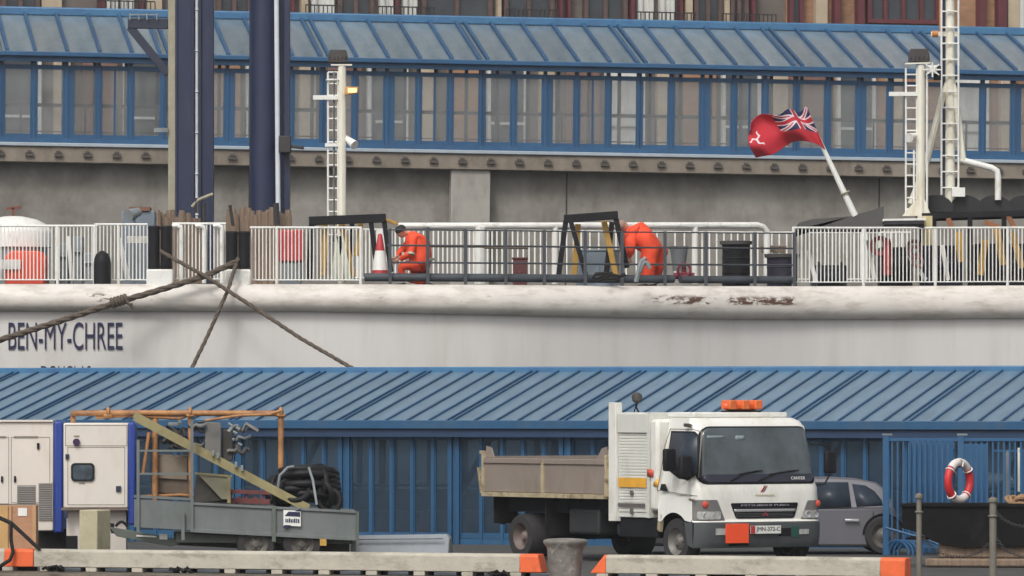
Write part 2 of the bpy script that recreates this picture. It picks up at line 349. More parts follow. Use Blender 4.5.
for i in range(5):
    x0 = xq+i*PIT2/5+.055; x1 = xq+(i+1)*PIT2/5-.055
    f = MB(F2); f.bx(x0, x0+.045, -.04, .04, H0, ZT-.1); f.bx(x1-.045, x1, -.04, .04, H0, ZT-.1); f.bx(x0+.045, x1-.045, -.04, .04, H0, H0+.1); f.bx(x0+.045, x1-.045, -.04, .04, ZT-.22, ZT-.1)
    if i == 2: f.bx(x0+.045, x0+.16, -.03, .03, H0+.1, ZT-.22)
    if i == 3: f.bx(x0+.36, x0+.41, -.035, .035, H0+.1, ZT-.22)
    o = f.build('window', blue2, W2, loc=(x0, 0, ZB)); A.append(o)
    g = MB(F2); g.bx(x0+.045, x1-.045, -.008, .008, H0+.1, ZT-.22); g.build('pane', gl2, o)
    q = MB(F2); q.bx(x0-.045 if i == 0 else x0-.107, x0-.003, -.06, .05, ZB+.02, ZT)
    if i == 0: q.bx(xq-.087, xq-.0, -.07, .05, ZB+.02, ZT)
    A.append(q.build('post', blue2, W2, loc=(x0-.13, 0, ZB), bevel=.008))
for k in k2[1:]:
    for o in A:
        copy_tree(o, W2, (o.location.x+(k-k2[0])*PIT2, 0, ZB))
L2, L3 = xq, xq+PIT2*len(k2)
q = MB(F2); q.bx(L2, L3, -.42, -.3, ZE-.10, ZE+.03); q.build('gutter', blue2, W2, bevel=.02)
q = MB(F2); q.bx(L2, L3, -.3, -.1, ZT-.02, ZE-.06); q.bx(L2, L3, -.09, .09, ZT+.003, ZE-.0); q.build('fascia', blue2, W2)
q = MB(F2); q.bx(L2, L3, -.1, .1, ZB-.02, ZB+.118); q.build('sill', blue2, W2)
q = MB(F2); q.bx(L2, L3, YR2-.1, YR2+.2, ZR-.02, ZR+.22); q.build('ridge_cap', blue_lt, W2, bevel=.04)
q = MB(F2)
for k in range(int((L3-L2)/.876)):
    xx = L2+k*.876+.2; q.bx(xx, xx+.09, YR2-.12, YR2, ZB+.1, ZR-.1)
q.bx(L2, L3, YR2-.11, YR2-.01, ZB+.0, ZB+.2); q.bx(L2, L3, YR2-.11, YR2-.01, ZR-.3, ZR-.1)
q.build('rear_frame', blue2, W2)
q = MB(F2); q.bx(L2, L3, .05, YR2+.05, ZB-.12, ZB-.025); q.build('walkway_floor', inner_lt, W2)
q = MB(F2); q.tube([(L2, .25, ZB+1.02), (L3, .25, ZB+1.02)], .05); q.tube([(L2, .25, ZB+.3), (L3, .25, ZB+.3)], .018)
for k in range(int((L3-L2)/.876)):
    if k % 5 in (0, 2, 3): q.tube([(L2+k*.876+.55, .25, ZB), (L2+k*.876+.55, .25, ZB+1.0)], .03)
q.build('handrail', MATS['black_rail'], W2)

# concrete coping beam with brackets, retaining wall, buttress
QW = thing('retaining_wall', 'tall grey concrete quay wall under the far blue walkway', 'wall', F2)
q = MB(F2); q.bx(L2, L3, -.35, .5, ZB-.56, ZB-.13); q.build('coping_beam', beam_c, QW, bevel=.02)
q = MB(F2); q.bx(L2, L3, -.42, -.1, ZB-.125, ZB-.03); q.build('edge_rail', rail_g, QW, bevel=.015)
q = MB(F2); q.bx(L2, L3, .25, .9, -3.4, ZB-.56); q.build('wall_face', conc, QW)
q = MB(F2); q.bx(-.11, .11, -.44, -.353, -.08, .02); q.bx(-.06, .06, -.46, -.353, .02, .08)
zz = ZB-.32; q.v = [F2.M @ (F2.M.inverted() @ v + Vector((L2+.4, 0, zz))) for v in q.v]
br0 = q.build('bracket', bracket_m, QW, loc=(L2+.4, 0, zz))
for k in range(1, int((L3-L2)/.79)): copy_tree(br0, QW, (L2+.4+k*.79, 0, zz))
xb0, xb1 = F2.x(447, -.1), F2.x(486, -.1)
q = MB(F2); q.bx(xb0, xb1, -.25, .249, -3.4, ZB-.562); q.build('buttress', conc_lt, QW, bevel=.02)
q = MB(F2)
for k in range(-2, 3):
    xx = x_d2+k*PIT2*2+2.4; q.bx(xx, xx+.04, .235, .249, -3.3, ZB-.58)
q.build('joint', iron, QW)

# ------------------------------------------------------------ hotel behind
F3 = Fr(0, 188, ZB-.25, 18)
HT = thing('hotel', 'brick and stone seafront hotel with maroon window frames behind the far walkway', 'hotel', F3)
hx = lambda px: F3.x(px)
q = MB(F3); q.bx(hx(-220), hx(785), 0, 12, 0, 16); q.build('stone_wall', stone, HT)
q = MB(F3); q.bx(hx(785), hx(1240), -.1, 12, 0, 16); q.build('brick_wall', brick_o, HT)
q = MB(F3); q.bx(hx(-240), hx(1260), -.3, 12.4, 16, 16.5); q.build('cornice', cream, HT, bevel=.05)
def hz(py): return F3.z(py, 0)
zs0 = hz(24)
# ground storey: bays of pale stone piers, brick and windows, seen through the walkway glass
x = hx(-200); i = 0
while x < hx(1220):
    q = MB(F3); q.bx(x, x+.5, -.35, -.101, 0, zs0-.6); q.build('pier', cream, HT, bevel=.02)
    q = MB(F3); q.bx(x+.9, x+2.0, -.24, -.102, 0.2, zs0-.8); q.build('brick_panel', brick_o if i % 2 else brick_r, HT)
    wf = MB(F3); a0, a1 = x+2.2, x+3.5
    wf.bx(a0, a0+.1, -.3, -.105, .5, zs0-.9); wf.bx(a1-.1, a1, -.3, -.105, .5, zs0-.9); wf.bx(a0+.1, a1-.1, -.3, -.105, zs0-1.0, zs0-.9); wf.bx(a0+.1, a1-.1, -.3, -.105, .5, .6); wf.bx(a0+.1, a1-.1, -.28, -.105, 2.0, 2.08)
    wo = wf.build('window', curtain, HT, loc=(a0, 0, 0))
    g = MB(F3); g.bx(a0+.1, a1-.1, -.2, -.11, .6, zs0-1.0); g.build('pane', dglass if i % 3 else curtain, wo)
    x += 3.9; i += 1
q = MB(F3); q.bx(hx(-220), hx(785), -.45, -.002, zs0-.55, zs0-.12); q.bx(hx(785)+.02, hx(1240), -.5, -.102, zs0-.55, zs0-.12); q.build('string_course', stone, HT, bevel=.02)
# upper storey, by the strip that shows above the walkway roof
def hwin(p0, p1, frame, pane, z0=None, mull=1, base=0.0, h=2.6):
    a0, a1 = hx(p0), hx(p1); z0 = z0 if z0 is not None else zs0-.1; f = MB(F3); t = .13
    f.bx(a0, a0+t, -.25-base, -base-.01, z0, z0+h); f.bx(a1-t, a1, -.25-base, -base-.01, z0, z0+h); f.bx(a0+t, a1-t, -.25-base, -base-.01, z0, z0+t); f.bx(a0+t, a1-t, -.25-base, -base-.01, z0+h-t, z0+h)
    for k in range(1, mull+1): c = a0+(a1-a0)*k/(mull+1); f.bx(c-.06, c+.06, -.22-base, -base-.01, z0+t, z0+h-t)
    o = f.build('window', frame, HT, loc=(a0, 0, z0)); g = MB(F3); g.bx(a0+t, a1-t, -.1-base, -base-.012, z0+t, z0+h-t); g.build('pane', pane, o)
def pil(p0, p1, m, y=-.4, name='pilaster'):
    q = MB(F3); q.bx(hx(p0), hx(p1), y, -.015 if p0 < 785 else -.115, zs0-.1, 16); q.build(name, m, HT, bevel=.015)
for p0, p1 in ((97, 103), (138, 142), (289, 292), (393, 396), (557, 560), (565, 568), (628, 632), (677, 680), (749, 753)): pil(p0, p1, maroon if p1-p0 > 2 else cream, -.32)
for p0, p1 in ((40, 60), (145, 160), (299, 306), (495, 499), (683, 690), (722, 727)): pil(p0, p1, cream, -.28)
for p0, p1 in ((378, 391), (401, 415), (636, 651), (658, 672), (104, 116), (120, 132), (310, 332)):
    hwin(p0, p1, curtain, curtain, mull=0)
for p0, p1 in ((0, 38), (215, 250), (336, 372), (420, 490), (502, 552), (582, 625), (692, 720), (728, 746)): hwin(p0, p1, brownf, dglass, mull=1)
for p0, p1 in ((812, 824), (1004, 1016)): pil(p0, p1, cream, -.35, 'quoin')
for p0, p1 in ((830, 836), (853, 860), (974, 981), (993, 1002)): pil(p0, p1, maroon, -.45)
hwin(864, 936, maroon, dglass, z0=zs0+.25, mull=3, base=.1); hwin(1016, 1060, curtain, dglass, mull=1, base=.1); hwin(786, 800, maroon, dglass, mull=0, base=.1)
for p0, p1 in ((92, 150), (300, 335), (372, 430), (500, 552), (630, 690), (715, 770)):
    a0, a1 = hx(p0), hx(p1); n_ = int((a1-a0)/.14)
    z0 = zs0-.1; q = MB(F3)
    for k in range(n_+1): q.bx(a0+k*.14, a0+k*.14+.03, -.62, -.59, z0, z0+.5)
    q.bx(a0, a1, -.63, -.58, z0+.5, z0+.54); q.build('iron_railing', iron, HT)
q = MB(F3)
for p0, p1 in ((585, 645), (700, 738), (455, 520), (340, 372)): q.bx(hx(p0), hx(p1), -.75, -.46, zs0-.11, zs0+.08)
q.build('balcony_ledge', cream, HT, bevel=.03, split=True)
# ------------------------------------------------------------ ferry
hullm = M('hull_white', rgb(206, 203, 199), .5, bump=.25, bscale=.9, var=.05, scale=1.2, stretch=(1, 1, .2), dirt=(rgb(188, 182, 174), .5, .85, 1.5, (1, 1, .12)))
beltm = M('belting_white', rgb(214, 208, 200), .55, var=.08, scale=2.5, dirt=(rgb(158, 148, 134), .48, .8, 2.5, (.5, .5, 2)))
# rust that breaks through on the belting (stays with the steel)
t = beltm.node_tree; n = t.nodes; L = t.links; pb = n['Principled BSDF']; src = pb.inputs['Base Color'].links[0].from_socket
tc = n.new('ShaderNodeTexCoord'); mp = n.new('ShaderNodeMapping'); mp.inputs['Scale'].default_value = (1.6, 1.6, 5); L.new(tc.outputs['Object'], mp.inputs[0])
nz = n.new('ShaderNodeTexNoise'); nz.inputs['Scale'].default_value = 2.2; nz.inputs['Detail'].default_value = 9; nz.inputs['Roughness'].default_value = .75; L.new(mp.outputs[0], nz.inputs[0])
sp = n.new('ShaderNodeSeparateXYZ'); L.new(tc.outputs['Object'], sp.inputs[0])
mxx = n.new('ShaderNodeMapRange'); mxx.inputs[1].default_value = -12; mxx.inputs[2].default_value = 12; L.new(sp.outputs['X'], mxx.inputs[0])
n2 = n.new('ShaderNodeValToRGB'); L.new(mxx.outputs[0], n2.inputs[0]); E = n2.color_ramp.elements
stops = [(-12, .46), (-9.1, .47), (-8.6, .60), (-7.8, .60), (-7.3, .47), (-4, .47), (-2.2, .50), (2.6, .47), (3.2, .66), (3.9, .66), (4.3, .52), (4.7, .67), (5.8, .67), (6.1, .46)]
E[0].position = 0; E[0].color = (.46, .46, .46, 1); E[1].position = 1; E[1].color = (.46, .46, .46, 1)
for xx_, vv_ in stops[1:]: e_ = E.new((xx_+12)/24); e_.color = (vv_, vv_, vv_, 1)
zr = n.new('ShaderNodeValToRGB'); e = zr.color_ramp.elements; e[0].position = .36; e[0].color = (0, 0, 0, 1); e[1].position = .42; e[1].color = (1, 1, 1, 1)
e3 = zr.color_ramp.elements.new(.60); e3.color = (1, 1, 1, 1); e4 = zr.color_ramp.elements.new(.72); e4.color = (0, 0, 0, 1)
mz = n.new('ShaderNodeMapRange'); mz.inputs[1].default_value = -.62; mz.inputs[2].default_value = .02; L.new(sp.outputs['Z'], mz.inputs[0]); L.new(mz.outputs[0], zr.inputs[0])
a1 = n.new('ShaderNodeMath'); a1.operation = 'ADD'; L.new(nz.outputs['Fac'], a1.inputs[0]); L.new(n2.outputs['Color'], a1.inputs[1])
a2 = n.new('ShaderNodeMapRange'); a2.inputs[1].default_value = 1.12; a2.inputs[2].default_value = 1.17; L.new(a1.outputs[0], a2.inputs[0])
a3 = n.new('ShaderNodeMath'); a3.operation = 'MULTIPLY'; L.new(a2.outputs[0], a3.inputs[0]); L.new(zr.outputs[0], a3.inputs[1])
mx = n.new('ShaderNodeMixRGB'); L.new(a3.outputs[0], mx.inputs[0]); L.new(src, mx.inputs[1]); mx.inputs[2].default_value = (*rgb(84, 58, 42), 1); L.new(mx.outputs[0], pb.inputs['Base Color'])

deckm = M('deck_grey', rgb(90, 92, 92), .8, var=.2)
whitep = M('rail_white', rgb(226, 225, 219), .5, var=.07, scale=4, dirt=(rgb(170, 160, 140), .55, .8, 5, (1, 1, .5)))
greyp = M('rail_grey', rgb(62, 66, 72), .5, var=.2)
greyt = M('grey_tube', rgb(70, 76, 82), .45, var=.15, dirt=(rgb(60, 62, 64), .5, .8, 3, (1, 1, 1)))
blackp = M('black_paint', rgb(28, 28, 31), .6, spec=.22, var=.3, dirt=(rgb(62, 58, 54), .6, .85, 4, (1, 1, 1)))
yellow = M('hazard_yellow', rgb(186, 146, 66), .55, var=.15, dirt=(rgb(140, 108, 60), .5, .85, 4, (1, 1, 1)))
redp = M('red_paint', rgb(176, 52, 58), .5, var=.15)
orange = M('orange_plastic', rgb(236, 84, 58), .5, var=.08)
cloth_or = M('hi_vis_orange', rgb(240, 80, 44), .75, var=.14, scale=9, bump=.3, bscale=14)
reflm = M('reflective_tape', rgb(168, 172, 150), .4, var=.1)
skin = M('skin', rgb(196, 146, 122), .6, var=.05)
wood = M('weathered_timber', rgb(124, 106, 90), .9, var=.3, scale=3, stretch=(6, 6, .6), bump=.3)
ropem = M('old_rope', rgb(92, 82, 72), .95, var=.3, scale=18, bump=.6, bscale=40)
letterm = M('name_navy', rgb(30, 32, 68), .5, var=.08)
tarp = M('grey_tarpaulin', rgb(78, 76, 74), .7, var=.15, scale=1.5, bump=.2)
steel_p = M('galvanised', rgb(128, 134, 136), .5, var=.15, dirt=(rgb(96, 98, 94), .48, .8, 3, (1, 1, .6)))
rubber = M('rubber', rgb(40, 38, 38), .85, spec=.2, var=.3, scale=6)
lampm = M('lamp_housing', rgb(64, 60, 58), .6, var=.3)
litm = M('lamp_glow', rgb(250, 205, 140), .4, var=.05, emit=((1, .66, .3), .8))

DZ = P(0, 284, 122).z
SHIP = thing('ferry', 'white passenger ferry with railed stern deck moored between the two walkways', 'ferry', loc=(0, 122, DZ))
plan = [(-200, 121.9), (0, 122), (180, 122.1), (370, 122.3), (512, 123), (650, 124.6), (800, 126.6), (920, 127.5), (1024, 128), (1150, 128.6), (1300, 129.2)]
def hull_pt(t):                       # t = pixel column
    for (a, ya), (b_, yb) in zip(plan, plan[1:]):
        if a <= t <= b_:
            k = (t-a)/(b_-a); k = k; y = ya+(yb-ya)*k; return Vector(((t-512)/FPX*y, y, 0))
def sheer(t): return DZ + (0 if t < 600 else .10*min(1, (t-600)/500))
ts = list(range(-200, 1301, 25))
for _ in range(1): pass
# smooth the plan curve
raw = [hull_pt(t_) for t_ in ts]
for _ in range(3): raw = [raw[0]]+[(raw[i-1]+raw[i]*2+raw[i+1])/4 for i in range(1, len(raw)-1)]+[raw[-1]]
def hp(t):
    i = max(0, min(len(ts)-2, int((t+200)//25))); k = (t-ts[i])/25; return raw[i].lerp(raw[i+1], k)
def YB(px, d): return hp(px).y+d
def hn(t):
    d = (hp(t+12)-hp(t-12)).normalized(); return Vector((d.y, -d.x, 0))      # outward, towards the viewer
def SP(t, out, z): q = hp(t)+hn(t)*out; return Vector((q.x, q.y, sheer(t)+z))
prof = [(-.02, -.01), (.05, 0), (.14, -.03), (.24, -.10), (.31, -.20), (.34, -.32), (.33, -.42), (.29, -.50), (.22, -.55), (.12, -.58), (.05, -.585)]
TT = list(range(-180, 1281, 20))
def belt(t): return .95+.25*max(0, min(1, (t-300)/450))
def loft(mb, pr):
    N = len(TT)-1
    def f(u, v):
        t_ = TT[round(u*N)]; o_, z_ = pr[round(v*(len(pr)-1))]
        return SP(t_, o_, z_*belt(t_) if z_ > -.7 else z_)
    return mb.grid(f, N, len(pr)-1)
b = MB(); loft(b, prof); b.build('belting', beltm, SHIP, smooth=60)
b = MB(); loft(b, [(.05, -.586), (.055, -.75), (.06, -1.2), (.04, -2), (-.1, -4), (-.4, -6.5), (-1, -8.6)]); b.build('hull', hullm, SHIP, smooth=60)
b = MB(); N = len(TT)-1; b.grid(lambda u, v: SP(TT[round(u*N)], -.02-v*9.5, -.012), N, 6); b.build('deck', deckm, SHIP)
b = MB(); b.grid(lambda u, v: SP(TT[round(u*N)], -9.6, -v*8), N, 3); b.build('far_side', hullm, SHIP)
ywn = hp(64).y-.2
a_, b_ = P(8, 336, hp(8).y), P(122, 336, hp(122).y)
Mw = Matrix.Translation((P(65.5, 336, hp(65).y-.085))) @ Matrix.Rotation(math.atan2((hp(122)-hp(8)).y, (hp(122)-hp(8)).x), 4, 'Z')
text('BEN-MY-CHREE', 'name_lettering', letterm, SHIP, Mw, 1, width=(b_-a_).length, height=.56)
Mw = Matrix.Translation((P(66, 373.2, hp(65).y-.085)))
text('DOUGLAS', 'port_lettering', letterm, SHIP, Mw, 1, width=1.02, height=.30)

# railings
def railing(t0, t1, out, z0, h, sp, posts=(), rb=.011, top=.024, mat=whitep, name='railing', step=8):
    b = MB(); nseg = max(2, int((t1-t0)/step)); A_ = [SP(t0+(t1-t0)*i/nseg, out, z0+h) for i in range(nseg+1)]
    b.tube(A_, top, 8); b.tube([Vector((p.x, p.y, p.z-h+.09)) for p in A_], .016, 6)
    t_ = t0+sp/2
    while t_ < t1: 
        p = SP(t_, out, z0); b.bar(p+Vector((0, 0, .08)), p+Vector((0, 0, h)), rb*2, rb*2, up=(0, 1, 0)); t_ += sp
    o = b.build(name, mat, SHIP)
    for t_ in posts:
        p = SP(t_, out, z0); q = MB(); q.tube([p, p+Vector((0, 0, h+.01))], .032, 8); q.build('post', mat, o)
    return o
railing(-60, 97, -.25, 0, 1.19, 3.65, (-10, 57, 94)); railing(94, 147, -.25, 0, 1.22, 3.65, (118,))
railing(172, 226, -.3, 0.02, 1.22, 3.65, ()); railing(250, 363, -.25, 0, 1.16, 3.65, (277, 362))
for t0 in (172, 195, 213):                                             # heavier hoop posts by the rollers
    p0, p1 = SP(t0, -.2, .02), SP(t0+9, -.2, .02); h = Vector((0, 0, 1.19)); q = MB()
    q.tube([p0+h*.98, p0+h*.99+(p1-p0)*.5, p1+h*.96, p1+h*.9, p1], .045, 8); q.build('hoop_post', whitep, SHIP)
railing(798, 1200, -.25, 0, 1.24, 3.7, (799, 868, 939, 1011, 1082), mat=whitep)
railing(405, 1010, -7.6, .2, 1.14, 5.6, (), rb=.016, top=.02, name='far_railing')
# thick white pipe rail, set back
q = MB(); PR = lambda t_, py_: P(t_, py_, YB(t_, 1.9))
pts = [PR(398+i*12, 226-.6*i/30) for i in range(30)]+[PR(757, 225.3), PR(763, 227), PR(766.5, 231), PR(767, 236), PR(767, 283)]
q.tube(pts, .07, 12); o = q.build('pipe_rail', whitep, SHIP)
for t_ in (480, 555, 695): q = MB(); q.cyl(PR(t_, 284), PR(t_, 227), .07 if t_ != 480 else .12, n=12); q.build('post', whitep, o)
q = MB(); q.tube([SP(t_, -1.2, .82) for t_ in range(430, 520, 15)], .03); q.tube([SP(t_, -1.2, .80) for t_ in range(505, 556, 10)], .03); q.build('timber_rail', wood, SHIP)
# grey tube guard rail at the deck edge
pts_ = (391, 429, 467, 508, 547, 588, 625, 668, 709, 758, 797)
q = MB(); 
for h in (1.12, .80, .45): q.tube([SP(388+(798-388)*i/30, -.12, h) for i in range(31)], .022 if h < 1 else .016, 6)
o = q.build('grey_guard_rail', greyp, SHIP)
for t_ in pts_: q = MB(); q.bar(SP(t_, -.12, 0), SP(t_, -.12, 1.14 if t_ != 429 else 1.18), .07, .07, up=(0, 1, 0)); q.build('post', greyp, o)
q = MB(); q.tube([SP(366+(680-366)*i/30, -.26, .15) for i in range(31)], .085, 12); q.tube([SP(687+(797-687)*i/10, -.26, .14) for i in range(11)], .08, 12); q.build('fender_tube', greyt, SHIP, smooth=50)

# roller fairleads
for t_, w_, zt in ((160, 12.5, 1.19), (238, 13, 1.08)):
    b = MB(); p = SP(t_, -.08, 0); b.bx(p.x-.27, p.x+.27, p.y-.2, p.y+.3, p.z-.06, p.z+.30); o = b.build('roller_base', whitep, SHIP, bevel=.03)
    for s_ in (-1, 1):
        c = SP(t_+s_*6.2, -.1, 0); b = MB(); b.lathe((c.x, c.y, c.z), [(.115, .31), (.125, .34), (.118, .45), (.118, zt-.1), (.128, zt-.03), (.11, zt)], 16); b.build('roller', blackp, o)
# small deck fittings on the left
b = MB(); p = SP(102, -.12, 0); b.lathe(p, [(.175, -.01), (.175, .42), (.165, .52), (.12, .62), (.03, .68)], 18); b.build('bollard_cap', blackp, SHIP)
b = MB(); p = SP(7, -2.2, 0); b.lathe((p.x, p.y, p.z), [(.75, 0), (.75, .95)], 28); b.build('vent_trunk', steel_p, SHIP)
b = MB(); b.lathe((p.x, p.y, p.z), [(.82, .80), (.82, 1.1), (.80, 1.16), (.68, 1.28), (.48, 1.38), (.2, 1.44), (.02, 1.45)], 32); o = b.build('vent_dome', whitep, SHIP, smooth=60)
b = MB(); b.bar((p.x, p.y, p.z+1.43), (p.x, p.y, p.z+1.62), .05); b.bar((p.x-.14, p.y, p.z+1.6), (p.x+.16, p.y, p.z+1.63), .05); b.build('wheel_handle', M('rusty_handle', rgb(110, 62, 50), .8), o)
for x0_, x1_, y0_, hh in ((48, 62, -2.8, .9), (66, 76, -3, 1.05), (78, 94, -2.6, .7)):
    pa, pb_ = SP(x0_, y0_, 0), SP(x1_, y0_, 0); b = MB(); b.bx(pa.x, pb_.x, pa.y, pa.y+.6, pa.z, pa.z+hh); b.bar((pa.x, pa.y-.05, pa.z+hh*.7), (pb_.x, pa.y-.05, pa.z+hh*.7), .05); b.build('deck_locker', steel_p, SHIP, bevel=.02)
b = MB(); pa, pb_ = SP(118, -2, 0), SP(152, -2, 0); b.bx(pa.x, pb_.x, pa.y, pa.y+.7, pa.z, pa.z+1.55); o = b.build('winch_house', M('blue_grey_paint', rgb(108, 118, YB(970, 1.0)), .6), SHIP, bevel=.03)
b = MB(); b.bx(pa.x+.15, pb_.x-.1, pa.y-.05, pa.y+.6, pa.z+1.55, pa.z+1.63); b.build('winch_lid', M('rusty_lid', rgb(120, 84, 66), .8), o)
b = MB(); c = SP(133, -.9, 1.42); b.cyl(c+Vector((-.12, -.12, .0)), c+Vector((.08, .1, .08)), .13, .09); b.bar(c, c-Vector((0, 0, 1.4)), .05); o = b.build('searchlight', steel_p, SHIP)
b = MB(); pa = SP(126, -.5, .85); b.bx(pa.x, pa.x+.5, pa.y, pa.y+.05, pa.z, pa.z+.14); b.build('name_board', whitep, SHIP)
b = MB(); b.bar(SP(118, -.6, .95), SP(127, -.6, .1), .1); b.bar(SP(66, -.9, 1.0), SP(70, -.9, .1), .08); b.build('deck_stay', whitep, SHIP, split=True)

# ladder masts with floodlights
def ladder(b, x0, x1, y, z0, z1, r=.022, rung=.24):
    b.tube([(x0, y, z0), (x0, y, z1)], r, 6); b.tube([(x1, y, z0), (x1, y, z1)], r, 6); z = z0+.15
    while z < z1: b.tube([(x0, y, z), (x1, y, z)], r*.8, 5); z += rung
def flood(c, w_, h_, parent, d=.22):
    b = MB(); b.prism([(-w_/2, 0), (w_/2, 0), (w_/2*.95, h_*.55), (w_/2*.8, h_), (-w_/2*.8, h_), (-w_/2*.95, h_*.55)], -d/2, d/2); b.v = [v+Vector(c) for v in b.v]
    for i in range(5): b.bx(c[0]-w_/2+.04+i*(w_-.1)/4, c[0]-w_/2+.06+i*(w_-.1)/4, c[1]-d/2-.03, c[1]-d/2, c[2]+.05, c[2]+h_*.5)
    return b.build('floodlight', lampm, parent, bevel=.015)
Ym = YB(342, 1.6)
def px2(px, py, Y=Ym): q = P(px, py, Y); return q
m0 = px2(342, 288); m1 = px2(342, 66)
b = MB(); b.cyl((m0.x, Ym, DZ), (m0.x, Ym, m1.z), .085, n=12); b.bar((px2(331, 66).x, Ym, m1.z+.02), (px2(352, 66).x, Ym, m1.z+.02), .16, .03); mast = b.build('light_mast', creamw, SHIP)
b = MB(); ladder(b, px2(328, 0).x, px2(334, 0).x, Ym+.02, DZ+.9, px2(0, 72).z); ladder(b, px2(334, 0).x, px2(338, 0).x, Ym+.02, DZ+.9, px2(0, 72).z); b.torus((px2(333, 80).x, Ym, px2(0, 80).z), .13, .02, ax=(0, 0, 1)); b.build('ladder', whitep, mast)
b = MB(); b.bar(px2(313, 97.5), px2(340, 97.5), .09); b.bar(px2(325, 145), px2(346, 145), .07); b.build('cross_arm', whitep, mast)
flood((px2(338, 0).x, Ym, px2(0, 64).z+.03), .42, .26, mast)
c = px2(351, 92); b = MB(); b.prism([(c.x-.13, c.z-.07), (c.x+.14, c.z-.03), (c.x+.16, c.z+.1), (c.x-.1, c.z+.1)], Ym-.15, Ym+.05); o = b.build('lit_lamp', M('brass_lamp', rgb(196, 150, 90), .5, var=.25), mast, bevel=.01)
b = MB(); b.bx(c.x-.06, c.x+.12, Ym-.158, Ym-.151, c.z-.02, c.z+.07); b.build('lens', litm, o)
c = px2(351, 143); b = MB(); b.cyl(c+Vector((-.12, .05, .12)), c+Vector((.08, -.15, -.05)), .05, .10); b.build('horn', whitep, mast)
# right light mast
Yr_ = 128.5
def q2(px, py): return P(px, py, Yr_)
b = MB(); b.cyl(q2(921, 222), q2(921, 65), .085, n=12); b.bar(q2(905, 64), q2(930, 63), .2, .03)
b.prism([(q2(902, 0).x, q2(0, 216).z), (q2(931, 0).x, q2(0, 216).z), (q2(924, 0).x, q2(0, 198).z), (q2(916, 0).x, q2(0, 200).z)], Yr_-.05, Yr_+.05); mast = b.build('light_mast', creamw, SHIP)
b = MB(); ladder(b, q2(906, 0).x, q2(917, 0).x, Yr_+.03, q2(0, 216).z, q2(0, 68).z); b.tube([q2(914, 205), q2(914, 150)], .022); b.tube([q2(927, 216), q2(927, 75)], .024); b.build('ladder', whitep, mast)
b = MB(); b.bar(q2(889, 94), q2(918, 94), .09); b.build('cross_arm', whitep, mast)
flood((q2(919, 0).x, Yr_, q2(0, 62).z), .46, .28, mast)
c = q2(911, 137); b = MB(); b.cyl(c+Vector((.1, .05, .04)), c+Vector((-.05, -.15, -.02)), .05, .10); b.build('horn', whitep, mast)
c = q2(932, 70); b = MB(); b.bx(c.x-.12, c.x+.1, Yr_-.1, Yr_+.1, c.z-.08, c.z+.1)
for a_ in range(0, 360, 45): b.bar(c+Vector((0, -.12, 0)), c+Vector((.2*math.cos(R(a_)), -.14, .16*math.sin(R(a_)))), .03)
b.build('radio_aerial', whitep, mast)
b = MB(); b.bx(q2(934, 0).x, q2(941, 0).x, Yr_, Yr_+.12, q2(0, 80).z, q2(0, 66).z); b.build('junction_box', blackp, mast)
# radar mast
Yt = 129.3
def q3(px, py): return P(px, py, Yt)
b = MB(); b.cyl(q3(950, 205), q3(950, -60), .11, .1, n=12)
b.tube([q3(950, 78), q3(944, 92), q3(927, 160), q3(911, 204)], .075, 8); b.tube([q3(950, 78), q3(955, 92), q3(963, 160)], .075, 8)
b.bar(q3(931, 34), q3(958, 34), .1); mast = b.build('radar_mast', creamw, SHIP, smooth=45)
b = MB(); ladder(b, q3(941, 0).x, q3(958, 0).x, Yt-.15, q3(0, 195).z, q3(0, -60).z, rung=.345); b.build('ladder', whitep, mast)
b = MB(); b.bar(q3(945, 190), q3(945, -60), .14, .05, up=(0, 1, 0)); b.build('blue_duct', navy, mast)
b = MB(); b.tube([q3(940, 36), q3(940, -50)], .02); b.cyl(q3(932, 34), q3(938, 34), .07); b.build('rusty_conduit', M('rust_orange', rgb(186, 120, 62), .7), mast)
b = MB(); b.tube([q3(957, 160), q3(965, 161), q3(992, 168), q3(997, 171), q3(998, 177), q3(998, 200)], .07, 10); b.build('bent_pipe', whitep, SHIP, smooth=60)
b = MB(); b.bx(q3(951, 0).x, q3(964, 0).x, Yt-.3, Yt-.2, q3(0, 197).z, q3(0, 188).z); b.build('mast_box', whitep, mast)
# flagstaff and flag
Yf = YB(850, .9)
b = MB(); b.cyl(P(855, 216, Yf), P(811, 122, Yf), .075, .035, n=10); staff = b.build('flagstaff', whitep, SHIP)
b = MB(); c = P(845, 193, Yf); b.torus(c, .09, .025, ax=(.4, 0, -.9), n=12, m=6); b.build('staff_ring', cream_st, staff)
navyf = M('flag_navy', rgb(34, 34, 74), .8, var=.1); redf = M('flag_red', rgb(178, 34, 48), .8, var=.1); whf = M('flag_white', rgb(216, 202, 206), .8, var=.05)
def curve(pts, u):
    k = u*(len(pts)-1); i = min(int(k), len(pts)-2); k -= i
    p0 = pts[max(i-1, 0)]; p1 = pts[i]; p2 = pts[i+1]; p3 = pts[min(i+2, len(pts)-1)]
    return tuple(.5*((2*p1[j])+(-p0[j]+p2[j])*k+(2*p0[j]-5*p1[j]+4*p2[j]-p3[j])*k*k+(-p0[j]+3*p1[j]-3*p2[j]+p3[j])*k**3) for j in (0, 1))
topc = [(806, 106), (799, 112), (788, 110), (777, 115), (762, 115), (752, 121), (750, 131)]
botc = [(825, 150), (818, 145), (806, 141), (793, 143), (782, 148), (770, 156), (756, 158)]
